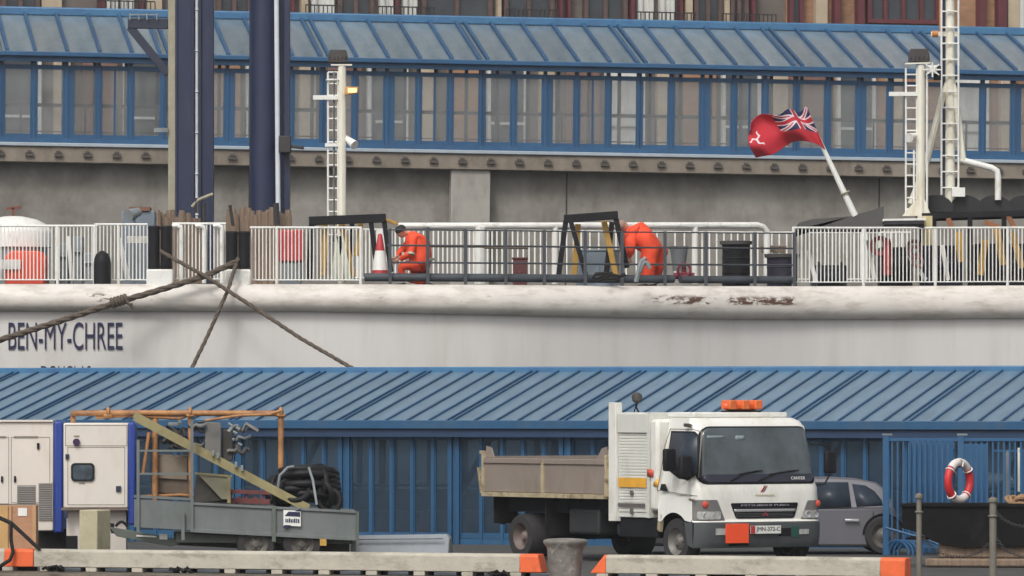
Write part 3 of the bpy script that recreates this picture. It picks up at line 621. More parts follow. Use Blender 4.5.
def fpt(u, v):                         # u from hoist to fly, v from top to bottom
    a, c = curve(topc, u), curve(botc, u); px, py = a[0]+(c[0]-a[0])*v, a[1]+(c[1]-a[1])*v
    px += -5*math.sin(math.pi*v)*u**3; y = Yf + .16*math.sin(u*11+v*1.5)*min(1, u*4) + .1*u*math.sin(v*7)
    py += .9*math.sin(u*16+v*3)*min(1, u*3)
    q = P(px, py, Yf); return (q.x, y-.12, q.z)
def seg(x, y, ax, ay, bx_, by):
    dx, dy = bx_-ax, by-ay; k = max(0, min(1, ((x-ax)*dx+(y-ay)*dy)/(dx*dx+dy*dy))); return math.hypot(x-ax-k*dx, y-ay-k*dy)
def fcol(u, v):
    if u < .56 and v < .6:
        x, y = u/.56*2-1, (v/.6*2-1)*.5         # canton 2:1
        if abs(y) < .085 or abs(x) < .085: return 1
        if abs(y) < .15 or abs(x) < .15: return 2
        d = min(abs(y-x*.5), abs(y+x*.5))*.894
        if d < .028: return 1
        if d < .095: return 2
        return 0
    x, y = (u-.86)*2.7, (v-.5)*1.35
    for k in range(3):
        a = R(90+120*k); kx, ky = .17*math.cos(a), .17*math.sin(a); a2_ = a+R(75); fx, fy = kx+.15*math.cos(a2_), ky+.15*math.sin(a2_)
        if seg(x, y, 0, 0, kx, ky) < .030 or seg(x, y, kx, ky, fx, fy) < .026 or seg(x, y, fx, fy, fx+.05*math.cos(a), fy+.05*math.sin(a)) < .02: return 2
    return 1
b = MB(); NU, NV = 150, 90; b.grid(fpt, NU, NV); b.mi = [fcol((i+.5)/NU, (j+.5)/NV) for j in range(NV) for i in range(NU)]
fl = b.build('flag', [navyf, redf, whf], loc=P(803, 150, Yf), smooth=180, recalc=False)
md = fl.modifiers.new('cloth', 'SOLIDIFY'); md.thickness = .006
tag(fl, 'red ensign flag with union canton streaming left from the leaning white staff', 'flag')

# deck shelter with black curved covers, right
b = MB()
for i in range(4):
    x0_ = P(929+i*30, 0, YB(970, 1.3)).x; r_ = .36
    zq_ = P(0, 211, YB(970, 1.3)).z-.02; r_ = .37; yq_ = YB(970, 1.3)+.16*i
    b.prism([(x0_+.16+r_*math.cos(R(a)), zq_+.36*math.sin(R(a))**.8 if 0 < a < 180 else zq_) for a in range(0, 181, 12)], yq_, yq_+2.0)
    b.prism([(x0_+.16+(r_+.02)*math.cos(R(a)), zq_+.38*math.sin(R(a))**.8 if 0 < a < 180 else zq_) for a in range(0, 181, 12)], yq_+.3, yq_+.36)
sh = thing('rope_store', 'black framed deck rack with curved covers and yellow struts at the right of the stern', 'rack', loc=P(980, 285, 128.5))
b.build('curved_cover', M('cover_black', rgb(46, 46, 48), .6, spec=.3, var=.2), sh, smooth=40)
b = MB(); pa, pb_ = P(922, 216, (YB(920, 0.8))), P(1060, 212, (YB(920, 0.8))); b.bar(pa, pb_, .1, .12); b.bar(pa+Vector((0, 2, 0)), pb_+Vector((0, 2, 0)), .1, .12)
for px_ in (922, 934, 970, 1004, 1050): u_ = P(px_, 214, YB(970, 1.25)); b.bar(u_, (u_.x, u_.y, DZ+.1), .1)
b.build('frame', blackp, sh, split=True)
b = MB(); zd = DZ+.12
for p0, p1, yy in (((958, 232), (961, 262), (YB(920, 1.0))), ((996, 226), (1003, 265), (YB(920, 1.0))), ((1012, 232), (1022, 268), YB(970, 1.0)), ((985, 240), (980, 275), (YB(920, 1.5)))): b.bar(P(*p0, yy), P(*p1, yy), .14, .1, up=(0, 1, 0))
b.build('yellow_strut', yellow, sh, split=True)
b = MB()
for p0, p1 in (((948, 218), (952, 228)), ((1008, 216), (1014, 226)), ((985, 222), (1000, 228))): b.bar(P(*p0, (YB(920, 1.5))), P(*p1, (YB(920, 1.5))), .1)
b.build('rusty_clamp', M('rust_clamp', rgb(150, 96, 62), .7, var=.3), sh, split=True)
b = MB(); b.bar(P(882, 220.5, YB(905,.6)), P(925, 219.5, YB(905,.6)), .5, .05); tag(b.build('light_table', whitep, bevel=.01), 'white topped narrow bench on a black frame below the right light mast', 'bench') if False else b.build('mast_platform', whitep, SHIP)
b = MB(); b.tube([P(884, 224.5, YB(905,.4)), P(924, 224, YB(905,.4))], .1, 8); b.build('platform_roller', blackp, SHIP)
b = MB(); b.bx(P(930, 0, YB(926,.6)).x-.16, P(930, 0, YB(926,.6)).x+.05, YB(926,.6), YB(926,.8), DZ+.95, P(0, 215, 127.5).z); b.build('platform_leg', M('cream_post', rgb(200, 186, 140), .6), SHIP)
# grey tarpaulin hood
b = MB(); Yh = YB(884, .6)
tp = [(797, 233), (801, 222), (812, 219), (850, 216), (868, 211), (884, 206), (884, 209)]
b.prism([(P(a, 0, Yh).x, P(0, c, Yh).z) for a, c in tp]+[(P(884, 0, Yh).x, P(0, 230, Yh).z), (P(797, 0, Yh).x, P(0, 230, Yh).z)], Yh, Yh+1.6, ya=lambda z: 0)
tag(b.build('tarpaulin_cover', tarp, bevel=.04, smooth=50), 'grey tarpaulin hood rising to the right beside the flagstaff', 'cover')
# jumble of gear seen through the white rail
def lump(name, pts, m, label, cat, group=None, w_=.1):
    b = MB(); b.tube(pts, w_, 8); return tag(b.build(name, m, smooth=50), label, cat, group)
lump('fire_extinguisher', [P(887, 275, (YB(920, 0.7))), P(887, 243, (YB(920, 0.7))), P(886, 240, (YB(920, 0.7)))], redp, 'red cylinder standing behind the right white railing', 'extinguisher', w_=.09)
b = MB(); b.torus(P(880, 246, (YB(920, 0.8))), .17, .05, ax=(0, 1, 0)); tag(b.build('hose_coil', M('red_hose', rgb(170, 84, 84), .6)), 'coiled red hose hanging behind the right white railing', 'hose')
b = MB(); b.torus(P(914, 248, (YB(920, 0.8))), .15, .04, ax=(.3, 1, 0)); b.torus(P(915, 252, (YB(920, 0.7))), .12, .04, ax=(-.2, 1, 0.3)); b.torus(P(918, 262, (YB(920, 0.7))), .1, .035, ax=(.2, 1, 0.1)); tag(b.build('rope_coil', M('red_grey_rope', rgb(150, 110, 110), .8)), 'tangled red and grey rope hung beside the coiled red hose', 'rope')
for p0, p1, lab in (((808, 250), (816, 282), 'white slanting prop at the left end of the right railing'), ((868, 240), (874, 278), 'white slanting prop right of the red cylinder'), ((908, 255), (926, 280), 'white prop leaning under the hanging rope'), ((942, 245), (948, 280), 'white prop leaning beside the black framed rack')):
    b = MB(); b.bar(P(*p0, (YB(920, 1.0))), P(*p1, (YB(920, 1.0))), .09); tag(b.build('prop', whitep), lab, 'prop')

# A-frames in black and yellow
def aframe(name, label, rows, yel, Y, extra=()):
    a = thing(name, label, 'frame', loc=P(rows[0][0][0], 285, Y))
    for i, (p0, p1, dy, wd) in enumerate(rows):
        b = MB(); b.bar(P(p0[0], p0[1], Y+dy), P(p1[0], p1[1], Y+dy), wd, wd*.7, up=(0, 1, 0)); b.build('top_beam' if i == 0 else 'leg', blackp, a, bevel=.01)
    for p0, p1, dy, wd in yel:
        b = MB(); b.bar(P(p0[0], p0[1], Y+dy), P(p1[0], p1[1], Y+dy), wd, wd*.6, up=(0, 1, 0)); b.build('yellow_leg', yellow, a, bevel=.01)
    return a
aframe('ramp_frame', 'black and yellow steel A-frame just left of the bending worker', [((564, 219), (618, 215), 0, .17), ((566, 220), (558, 280), 0, .11), ((571, 222), (586, 276), -.1, .10), ((616, 219), (627, 268), 0, .11), ((612, 222), (606, 277), .5, .11)],
       [((578, 224), (574, 277), .25, .12), ((604, 221), (616, 276), .25, .12)], YB(595, .65))
aframe('ramp_frame', 'black and yellow steel frame at the foot of the left light mast', [((309, 221), (386, 218), 0, .18), ((312, 222), (309, 281), 0, .12), ((352, 222), (352, 280), .3, .1), ((371, 222), (378, 278), 0, .10), ((384, 220), (391, 272), 0, .1)],
       [((325, 220), (323, 276), .25, .13), ((341, 220), (353, 277), .25, .13), ((361, 222), (356, 256), .25, .10), ((386, 220), (398, 224), .2, .07)], YB(350, 1.0))
for px_, lab in ((337, 'pale green canvas prop left of pair under the light mast'), (344, 'pale green canvas prop right of pair under the light mast')):
    b = MB(); b.bar(P(340, 236, 123.3), P(340+(px_-340)*2.1, 280, 123.3), .14, .05, up=(0, 1, 0)); tag(b.build('canvas_prop', M('pale_canvas_%d' % px_, rgb(196, 200, 180), .8)), lab, 'prop')
# red item behind left rail
b = MB(); pa, pb_ = P(279, 262, 123.6), P(304, 230, 123.6); b.bx(pa.x, pb_.x, 123.4, 123.9, pa.z, pb_.z); o_ = b.build('equipment_cabinet', redp, bevel=.03); tag(o_, 'red cabinet on a white stand behind the railing left of the light mast', 'cabinet')
b = MB(); b.bx(pa.x+.03, pb_.x-.05, 123.45, 123.85, DZ, pa.z); WM[o_.name] = Matrix.Translation(o_.location); b.build('stand', steel_p, o_, bevel=.02)
# orange skip behind left rail
b = MB(); pa, pb_ = P(6, 283, 123.2), P(46, 251, 123.2)
b.prism([(pa.x, DZ), (pb_.x-.03, DZ), (pb_.x, DZ+.55), (pb_.x-.08, pb_.z-.02), (pb_.x-.2, pb_.z), (pa.x+.12, pb_.z), (pa.x, pb_.z-.1)], 123, 123.8); o_ = b.build('liferaft_box', orange, bevel=.03); tag(o_, 'bright orange plastic box behind the left white railing below the dome', 'box'); WM[o_.name] = Matrix.Translation(o_.location)
b = MB(); b.bx(pa.x-.15, pa.x+.32, 122.94, 122.995, pb_.z-.38, pb_.z-.18); b.build('white_panel', whitep, o_)
# traffic cone
ct = thing('traffic_cone', 'large orange and white traffic cone by the crouching worker', 'cone', loc=P(380, 281, 122.9))
c0 = P(380, 280, 122.9); b = MB(); b.slab([(c0.x-.2, 122.7), (c0.x+.2, 122.7), (c0.x+.2, 123.1), (c0.x-.2, 123.1)], c0.z, c0.z+.05); b.build('base', rubber, ct, bevel=.01)
b = MB(); b.lathe(c0, [(.18, .05), (.165, .20)], 20); b.build('lower_band', redp, ct)
b = MB(); b.lathe(c0, [(.164, .201), (.10, .60)], 20); b.build('white_sleeve', whitep, ct)
b = MB(); b.lathe(c0, [(.099, .601), (.045, .92), (.03, .95)], 20); b.build('tip', redp, ct)
# drums, bucket, valve
chas0 = M('drum_dark', rgb(48, 44, 58), .6, var=.3)
def drum(px, Y, lab, r_=.29, h=.92, m=blackp):
    c = P(px, 0, Y); d = thing('drum', lab, 'drum', loc=(c.x, Y, DZ))
    b = MB(); b.lathe((c.x, Y, DZ), [(r_, 0), (r_, h*.33), (r_+.012, h*.35), (r_, h*.37), (r_, h*.66), (r_+.012, h*.68), (r_, h*.7), (r_, h*.95), (r_+.015, h)], 24); b.build('barrel', m, d)
    b = MB(); b.lathe((c.x, Y, DZ), [(r_+.05, h), (r_+.06, h+.07), (r_-.03, h+.08)], 24); b.build('lid', tarp, d); return d
drum(736, YB(736, .75), 'black drum with a flat lid between the grey rail posts'); drum(782, YB(782, .8), 'dark drum next to the corner of the thick white pipe rail', .32, .66, chas0)
b = MB(); c = P(679, 0, YB(679, 1)); b.lathe((c.x, c.y, DZ+.35), [(.13, 0), (.19, .5), (.2, .52)], 20); tag(b.build('bucket', steel_p), 'pale grey bucket hanging right of the bending worker', 'bucket')
b = MB(); c = P(684, 276, YB(684, .6)); b.lathe(c, [(.10, -.09), (.1, .05), (.05, .08), (.05, .2)], 12); b.torus(c+Vector((0, -.12, .12)), .13, .025, ax=(0, 1, 0)); b.cyl(c+Vector((-.22, 0, 0)), c+Vector((.22, 0, 0)), .07); tag(b.build('valve', M('valve_red', rgb(130, 46, 60), .6)), 'dark red valve with handwheel on the deck below the grey bucket', 'valve')
for t0, y0, w_, h_, m_, lab in ((598, YB(598, 1.4), .9, .75, M('pale_blue_box', rgb(134, 148, 158), .7), 'pale blue box behind the black A-frame'), (520, YB(520, 2.9), .3, .6, M('maroon_locker', rgb(96, 52, 52), .7), 'dark red narrow locker behind the pipe rail near the middle'), (774, YB(774, 1.9), .5, .1, wood, 'brown timber stack behind the corner of the pipe rail')):
    c = P(t0, 0, y0); b = MB(); z0 = DZ if h_ > .4 else DZ+.80; b.bx(c.x-w_/2, c.x+w_/2, y0, y0+.5, z0, z0+h_); b.bx(c.x-w_/2-.02, c.x+w_/2+.02, y0-.02, y0+.52, z0+h_, z0+h_+.04); b.bx(c.x-.03, c.x+.03, y0-.03, y0, z0+h_*.4, z0+h_*.6); tag(b.build('deck_box', m_, bevel=.015), lab, 'box')
b = MB(); pts = [P(245+0, 284, 124)]; 
hose = [P(598+30*math.sin(i*.9)*.4+i*1.2, 281-8*abs(math.sin(i*.7)), 123.9) for i in range(16)]
b.tube(hose, .04, 6); tag(b.build('deck_hose', rubber), 'dark hose heaped under the black A-frame', 'hose')
b = MB(); b.tube([P(640+i*1.2, 272-10*math.sin(i*.35), 123.6) for i in range(9)], .045); b.tube([P(636, 282, 123.6), P(641, 262, 123.6), P(646, 258, 123.6)], .05); tag(b.build('deck_hose', steel_p), 'grey hose held down by the bending worker', 'hose')

# mooring ropes: slack, twisted
def rope(name, lab, pts, r_, ts_=10):
    pts = [Vector(p) for p in pts]; fine = []
    for a, c in zip(pts, pts[1:]):
        for i in range(ts_): fine.append(a.lerp(c, i/ts_))
    fine.append(pts[-1])
    b = MB()
    for s_ in (0, 1, 2):
        st = []
        dist = 0
        for i, p in enumerate(fine):
            if i: dist += (fine[i]-fine[i-1]).length
            d = (fine[min(i+1, len(fine)-1)]-fine[max(i-1, 0)]).normalized(); u = d.cross(Vector((0, 1, 0))).normalized(); v = d.cross(u)
            a = dist*10/ (r_/.05) + s_*2.094; st.append(p+u*(r_*.5*math.cos(a))+v*(r_*.5*math.sin(a)))
        b.tube(st, r_*.62, 6)
    return tag(b.build(name, ropem, smooth=60), lab, 'rope')
YR_ = lambda t_: hp(t_).y-.5
rA = [P(236, 262, YR_(236)+.25), P(205, 276, YR_(205)), P(160, 290, YR_(160)-.1), P(118, 302, 121.2), P(60, 321, 120.8), P(0, 340, 120.4), P(-60, 358, 120)]
rope('mooring_rope', 'thick mooring rope running down to the left across the ship name', rA, .062)
b = MB(); c = P(119, 301, 121.1); rot = Vector((1, 0, .3)).normalized()
for i in range(5): b.torus(c+rot*(.07*(i-2)), .085, .035, ax=rot+Vector((.15*(i % 2), .2, 0)), n=14, m=6)
b.tube([c+Vector((.15, -.1, 0)), c+Vector((.3, -.1, -.15)), c+Vector((.25, -.1, -.05))], .03); tag(b.build('rope_knot', ropem, smooth=60), 'bulky knot of brown rope tied on the thick mooring rope', 'knot')
rope('mooring_rope', 'mooring rope running from the left black roller down to the right', [P(160, 251, YR_(160)+.3), P(205, 276, YR_(205)-.12), P(255, 308, 121.2), P(300, 338, 120.8), P(352, 368, 120.2), P(400, 394, 119.5)], .042)
rope('mooring_rope', 'short mooring rope dropping steeply left from the right black roller', [P(238, 258, YR_(238)+.3), P(228, 290, YR_(228)-.1), P(208, 335, 121.3), P(192, 368, 121), P(180, 395, 120.8)], .04, 14)
# ------------------------------------------------------------ linkspan towers and timber piles between ship and far quay
Yp = 146
def tw(x0, x1, y0, y1, b, z1=22): b.bx(P(x0, 0, Yp).x, P(x1, 0, Yp).x, Yp+y0, Yp+y1, -3.4, z1)
T1 = thing('steel_tower', 'wide dark blue steel tower with cream edge and bracket arm on its left', 'tower', loc=P(190, 700, Yp))
b = MB(); tw(175.5, 194, 0, .5, b); tw(199, 213, .05, .6, b); tw(194, 199, .2, .5, b)
for px_ in (176.5, 193, 200, 212): 
    xx = P(px_, 0, Yp).x; b.bx(xx-.03, xx+.03, -.04+Yp, Yp-.001+.04*(px_ > 195), -3.4, 22)
b.build('column', navy, T1, bevel=.01)
b = MB(); tw(168, 175.3, .05, .35, b); b.build('cream_edge', cream_st, T1, bevel=.01)
b = MB(); xx = P(196.5, 0, Yp).x; b.cyl((xx, Yp+.08, -3), (xx, Yp+.08, 22), .045); o = b.build('conduit', pipe_w, T1)
b = MB()
for i in range(18): b.torus((xx, Yp+.08, 5+i*1.0), .05, .02, ax=(0, 0, 1), n=10, m=5)
b.build('clip', pipe_w, o)
b = MB(); A0 = P(168, 24, Yp+.2); b.bar(P(128, 23.5, Yp+.2), A0, .24, .24); b.bar(P(130, 27, Yp+.2), P(168, 74, Yp+.2), .2, .2); b.build('bracket_arm', M('arm_dark_blue', rgb(38, 44, 62), .5), T1, bevel=.01)
b = MB(); b.tube([P(130, 15, Yp), P(158, 15, Yp)], .015); 
for px_ in (130, 139, 147, 157): b.tube([P(px_, 20, Yp), P(px_, 13, Yp)], .02)
b.build('arm_rail', steel_p, T1)
b = MB(); b.bar(P(154, 130, Yp), P(168, 130, Yp), .1); b.build('sensor', steel_p, T1)
T2 = thing('steel_tower', 'narrow dark blue steel tower with a white conduit running up its front', 'tower', loc=P(270, 700, Yp))
b = MB(); b.cyl(P(264, 700, Yp+.5), P(264, -160, Yp+.5), .36, n=24); tw(252, 284, .5, 1.1, b); tw(284, 289, .2, .9, b); b.build('column', navy, T2, smooth=50)
b = MB(); b.cyl(P(282, 700, Yp+.05), P(276, -60, Yp+.05), .06); b.build('conduit', pipe_w, T2)
b = MB(); b.bx(P(279, 0, Yp).x, P(291, 0, Yp).x, Yp-.2, Yp+.3, P(0, 153, Yp).z, P(0, 136, Yp).z); b.bar(P(288, 146, Yp-.1), P(304, 148, Yp-.1), .08); b.build('bracket', iron, T2, bevel=.02)
random.seed(3)
rows = [(152, 199, 15, 'left', 213.5), (228, 290, 19, 'right', 211)]
for x0, x1, n_, side, yt in rows:
    for i in range(n_):
        px_ = x0+(x1-x0)*(i+.5)/n_+random.uniform(-.6, .6); top_ = yt+random.uniform(-4, 5)
        Yq = 143+random.uniform(-.15, .15)
        p0, p1 = P(px_, 500, Yq), P(px_+random.uniform(-.5, .5), top_, Yq)
        b = MB(); b.tube([p0, p0.lerp(p1, .97), p1], .1, 7, rr=[.115, .10, .07]); o = b.build('timber_pile', wood)
        tag(o, 'weathered timber fender pile in the tight %s hand row behind the white railings' % side, 'pile', 'timber piles of the %s hand fender row' % side)
for pts_, r_, nm, lab, m_ in (([(192, 207), (198, 200), (213, 194)], .04, 'bent_pole', 'pale bent pole poking up right of the left pile row', cream_st), ([(196, 213), (196, 198)], .04, 'iron_post', 'thin dark post with a clamp at the end of the left pile row', iron), ([(204, 224), (204, 203)], .05, 'iron_post', 'second thin dark post right of the pale bent pole', iron), ([(277, 225), (276, 203)], .07, 'iron_post', 'dark post at the right end of the right pile row', iron), ([(233, 226), (230, 205)], .04, 'iron_post', 'dark stick rising at the left end of the right pile row', iron)):
    b = MB(); b.tube([P(a, c, 142.5) for a, c in pts_], r_); tag(b.build(nm, m_), lab, 'pole')
# dark machinery behind the right railing
for p0, p1, yy, h_, m_, lab in ((880, 912, 2.6, .95, blackp, 'dark machinery block behind the hanging hoses'), (925, 962, 3.0, 1.0, navy, 'dark blue winch block behind the black framed rack'), (975, 1040, 3.0, 1.05, iron, 'dark winch block at the right end behind the rack'), (812, 846, 2.8, .55, greyt, 'low grey machinery block behind the tarpaulin hood')):
    u, v = P(p0, 0, YB(p0, yy)), P(p1, 0, YB(p1, yy)); b = MB(); z_ = DZ
    b.bx(u.x, v.x, u.y, u.y+.8, z_, z_+h_); b.lathe(((u.x+v.x)/2, u.y-.25, z_+h_*.6), [(.2, -.3), (.3, -.28), (.3, -.22), (.16, -.2), (.16, .2), (.3, .22), (.3, .28), (.2, .3)], 16, axis='x')
    tag(b.build('deck_machinery', m_, bevel=.03), lab, 'machinery')

# ------------------------------------------------------------ near quay furniture
barm = M('barrier_concrete', rgb(178, 172, 158), .8, var=.14, scale=4, bump=.3, dirt=(rgb(104, 98, 84), .5, .78, 4, (.6, .6, 1.5)))
baro = M('barrier_orange', rgb(226, 102, 54), .6, var=.12, scale=5, dirt=(rgb(150, 90, 60), .58, .8, 6, (1, 1, 1)))
FY = -17.7
def qx(px, y=FY): return F1.x(px, y)
FB = F1
def barrier(p0, p1, label, ends):
    x0, x1 = qx(p0), qx(p1); fr = Fr(*(F1.M @ Vector(((x0+x1)/2, FY, 0))), ANG1)
    t_ = thing('quay_barrier', label, 'barrier', fr); hw = (x1-x0)/2; B = MB(fr)
    prof_ = [(-.13, .075), (.13, .075), (.13, .30), (.10, .335), (-.10, .335), (-.13, .30)]
    segs = []; cur = -hw
    for (e0, e1) in ends:
        a, c = qx(e0)-(x0+x1)/2, qx(e1)-(x0+x1)/2
        if a > cur+.02: segs.append((cur, a, 0))
        segs.append((a, c, 1)); cur = c
    if cur < hw-.02: segs.append((cur, hw, 0))
    for a, c, k in segs:
        b = MB(fr); n0 = [(a, y, z) for y, z in prof_]; n1 = [(c, y, z) for y, z in prof_]
        if k and (abs(c-hw) < .03 or abs(a+hw) < .03):           # sloped end
            if abs(c-hw) < .03 and p1 == 545: n1 = [(c-(.0 if z < .2 else .06), y, z) for y, z in prof_]
            if abs(a+hw) < .03 and p0 == 593: n0 = [(a+(.0 if z < .2 else .2), y, z) for y, z in prof_]
        b.add(n0+n1, [tuple(range(6)), tuple(reversed(range(6, 12)))]+[(i, i+6, (i+1) % 6+6, (i+1) % 6) for i in range(6)])
        b.build('painted_end' if k else 'beam', baro if k else barm, t_, bevel=.012)
    b = MB(fr); b.bx(-hw+.05, hw-.05, .05, .12, .013, .074); b.build('void_shade_strip', rubber, t_)  # added dark strip standing in for shade in the voids under the beam
    x = -hw+.1
    while x < hw-.3:
        b = MB(fr); b.bx(x, x+.17, -.125, .049, .013, .074); b.build('foot', barm, t_, bevel=.006)
        if random.random() < .75: b = MB(fr); b.bx(x+.30+random.uniform(0, .05), x+.66, -.14, .06, .013, .07); b.build('rubber_pad', greyt, t_, bevel=.012)
        x += .735
    return t_
barrier(-90, 37, 'concrete quay barrier at the far left with an orange painted right end', [(8, 37)])
barrier(37.6, 545, 'long white concrete quay barrier in front of the trailer, orange at its right end', [(523, 545)])
barrier(593, 908, 'white concrete quay barrier in front of the truck with both ends orange', [(593, 609), (883, 908)])
# cast bollard
bolm = M('bollard_cast', rgb(116, 112, 106), .6, var=.3, scale=6, bump=.7, bscale=14, dirt=(rgb(176, 172, 164), .55, .72, 5, (1, 1, 1)))
c = F1.M @ Vector((qx(565, -17.75), -17.75, .012)); b = MB(); b.lathe(c, [(.22, 0), (.225, .05), (.235, .16), (.245, .28), (.25, .38), (.265, .43), (.30, .47), (.31, .50), (.30, .525), (.25, .54), (.08, .55)], 28)
b.v = [v+Vector((.06*max(0, (v.z-c.z)-.3)*(1 if v.x > c.x else .2), 0, 0)) for v in b.v]
tag(b.build('mooring_bollard', bolm, smooth=60), 'worn grey cast mooring bollard between the two white barriers', 'bollard')

# generator cabinets
paint_c = M('cabinet_cream', rgb(214, 206, 196), .45, var=.05, scale=2, dirt=(rgb(186, 172, 152), .5, .9, 2, (1, 1, .3)))
blue_e = M('cabinet_blue', rgb(36, 62, 142), .4, var=.1)
ventm = M('vent_grey', rgb(150, 146, 142), .6, var=.1)
def G(fr, px, y=0): return fr.x(px, y)
FA = Fr(*P(30, 0, 93.5)[:2], 0, 2)
g = thing('generator_cabinet', 'cream generator cabinet with grey vents and blue corner at the left edge', 'generator', FA)
zt, zb = FA.z(422, 0), FA.z(531, 0)
B = MB(FA); B.bx(G(FA, -90), G(FA, 53.5), 0, 1.2, FA.z(505, 0), zt); B.bx(G(FA, 37), G(FA, 53.5), .02, 1.2, zb, FA.z(505, 0)); B.bx(G(FA, -90), G(FA, 37), .25, 1.2, .25, FA.z(505, 0)); B.build('body', paint_c, g, bevel=.02)
B = MB(FA); B.bx(G(FA, 54), G(FA, 63), -.03, 1.2, FA.z(533, 0), zt+.01); B.build('blue_corner', blue_e, g, bevel=.03)
B = MB(FA); B.bx(G(FA, -90), G(FA, 53), -.04, 1.2, zt+.003, zt+.03); B.build('roof_lip', paint_c, g)
def recess(fr, par, p0, p1, y0, y1, m, name, d=.012):
    B = MB(fr); a, c, z0, z1 = G(fr, p0), G(fr, p1), fr.z(y1, 0), fr.z(y0, 0); B.bx(a, c, -d, -.001, z0, z1); return B.build(name, m, par, bevel=.004)
def vent(fr, par, p0, p1, y0, y1):
    a, c, z0, z1 = G(fr, p0), G(fr, p1), fr.z(y1, 0), fr.z(y0, 0); B = MB(fr); B.bx(a, c, -.006, .02, z0, z1); n_ = int((z1-z0)/.035)
    for i in range(n_): B.add([(a+.01, -.007, z0+.01+i*.035), (c-.01, -.007, z0+.01+i*.035), (c-.01, -.022, z0+.032+i*.035), (a+.01, -.022, z0+.032+i*.035)], [(0, 1, 2, 3)])
    return B.build('vent', ventm, par)
vent(FA, g, 17, 36, 485, 505); vent(FA, g, 38.5, 53, 483, 520)
seam = M('seam_grey', rgb(130, 122, 112), .6)
def frame_seam(fr, par, p0, p1, y0, y1, name='door_seam'):
    a, c, z0, z1 = G(fr, p0), G(fr, p1), fr.z(y1, 0), fr.z(y0, 0); B = MB(fr); w_ = .009
    B.bx(a, c, -.004, -.001, z1-w_, z1); B.bx(a, c, -.004, -.001, z0, z0+w_); B.bx(a, a+w_, -.004, -.001, z0+w_, z1-w_); B.bx(c-w_, c, -.004, -.001, z0+w_, z1-w_); return B.build(name, seam, par)
frame_seam(FA, g, -60, 9, 437, 504); frame_seam(FA, g, 11, 50, 437, 503); recess(FA, g, -20, 6, 436, 438, seam, 'seam'); recess(FA, g, 14, 38, 436, 438, seam, 'seam')
for a in ((37, 39.5, 443, 449), (1, 3, 476, 482), (14, 16, 476, 482)): recess(FA, g, *a, blackp, 'latch', .03)
B = MB(FA); B.bx(G(FA, 34), G(FA, 66), .25, 1.1, .0, .48); B.build('plinth', blackp, g)  # added black box, its colour stands in for shade in the gap below
FG = Fr(*P(97, 0, 92.3)[:2], 0, 2)
g = thing('generator_cabinet', 'cream control cabinet with small dark window and blue corner beside the trailer', 'generator', FG)
zt, zb = FG.z(423, 0), FG.z(508, 0)
B = MB(FG); B.bx(G(FG, 63.5), G(FG, 128), 0, 1.1, zb, zt); B.build('body', paint_c, g, bevel=.02)
B = MB(FG); B.bx(G(FG, 61), G(FG, 128), -.02, 1.05, zb-.035, zb-.003); B.build('bottom_rail', M('brown_channel', rgb(110, 96, 88), .7), g)
B = MB(FG); B.bx(G(FG, 66), G(FG, 126), .2, 1.05, .18, zb-.04); B.build('plinth', paint_c, g, bevel=.01)
B = MB(FG); B.bx(G(FG, 65.5), G(FG, 77), .18, .199, .10, FG.z(536, 0)); B.build('dark_vent', blackp, g)
B = MB(FG); B.bx(G(FG, 128.3), G(FG, 135.5), -.03, 1.1, FG.z(525, 0), zt+.01); B.build('blue_corner', blue_e, g, bevel=.03)
frame_seam(FG, g, 67.5, 125, 447, 505); frame_seam(FG, g, 65, 127, 425, 446, 'panel_seam')
def rrect(fr, p0, p1, y0, y1, r, ya, yb):
    a, c, z0, z1 = G(fr, p0), G(fr, p1), fr.z(y1, 0), fr.z(y0, 0); poly = []
    for cx, cz, s0 in ((c-r, z1-r, 0), (a+r, z1-r, 90), (a+r, z0+r, 180), (c-r, z0+r, 270)):
        for k in range(5): t_ = R(s0+k*22.5); poly.append((cx+r*math.cos(t_), cz+r*math.sin(t_)))
    return MB(fr).prism(poly, ya, yb)
wd = rrect(FG, 71, 94.5, 463, 481, .06, -.03, -.001).build('window', blackp, g)
rrect(FG, 73, 92.5, 465, 479.5, .045, -.036, -.031).build('pane', M('control_glass', rgb(66, 76, 84), .15, var=.6, scale=5), wd)
c = Vector((G(FG, 76.5), -.02, FG.z(442, 0))); B = MB(FG); B.cyl(c+Vector((0, .02, 0)), c-Vector((0, .03, 0)), .055, n=16); B.build('stop_button', M('button_purple', rgb(62, 40, 76), .3), g)
B = MB(FG); B.bx(G(FG, 74), G(FG, 79.5), -.006, -.001, FG.z(437, 0), FG.z(435.5, 0)); B.bx(G(FG, 79), G(FG, 85), -.006, -.001, FG.z(484, 0), FG.z(482.5, 0)); B.build('label_strip', seam, g)
for a in ((65.5, 69, 454, 459), (116, 121, 486, 491.5), (64, 68, 512, 518)): recess(FG, g, *a, navy, 'latch', .035)
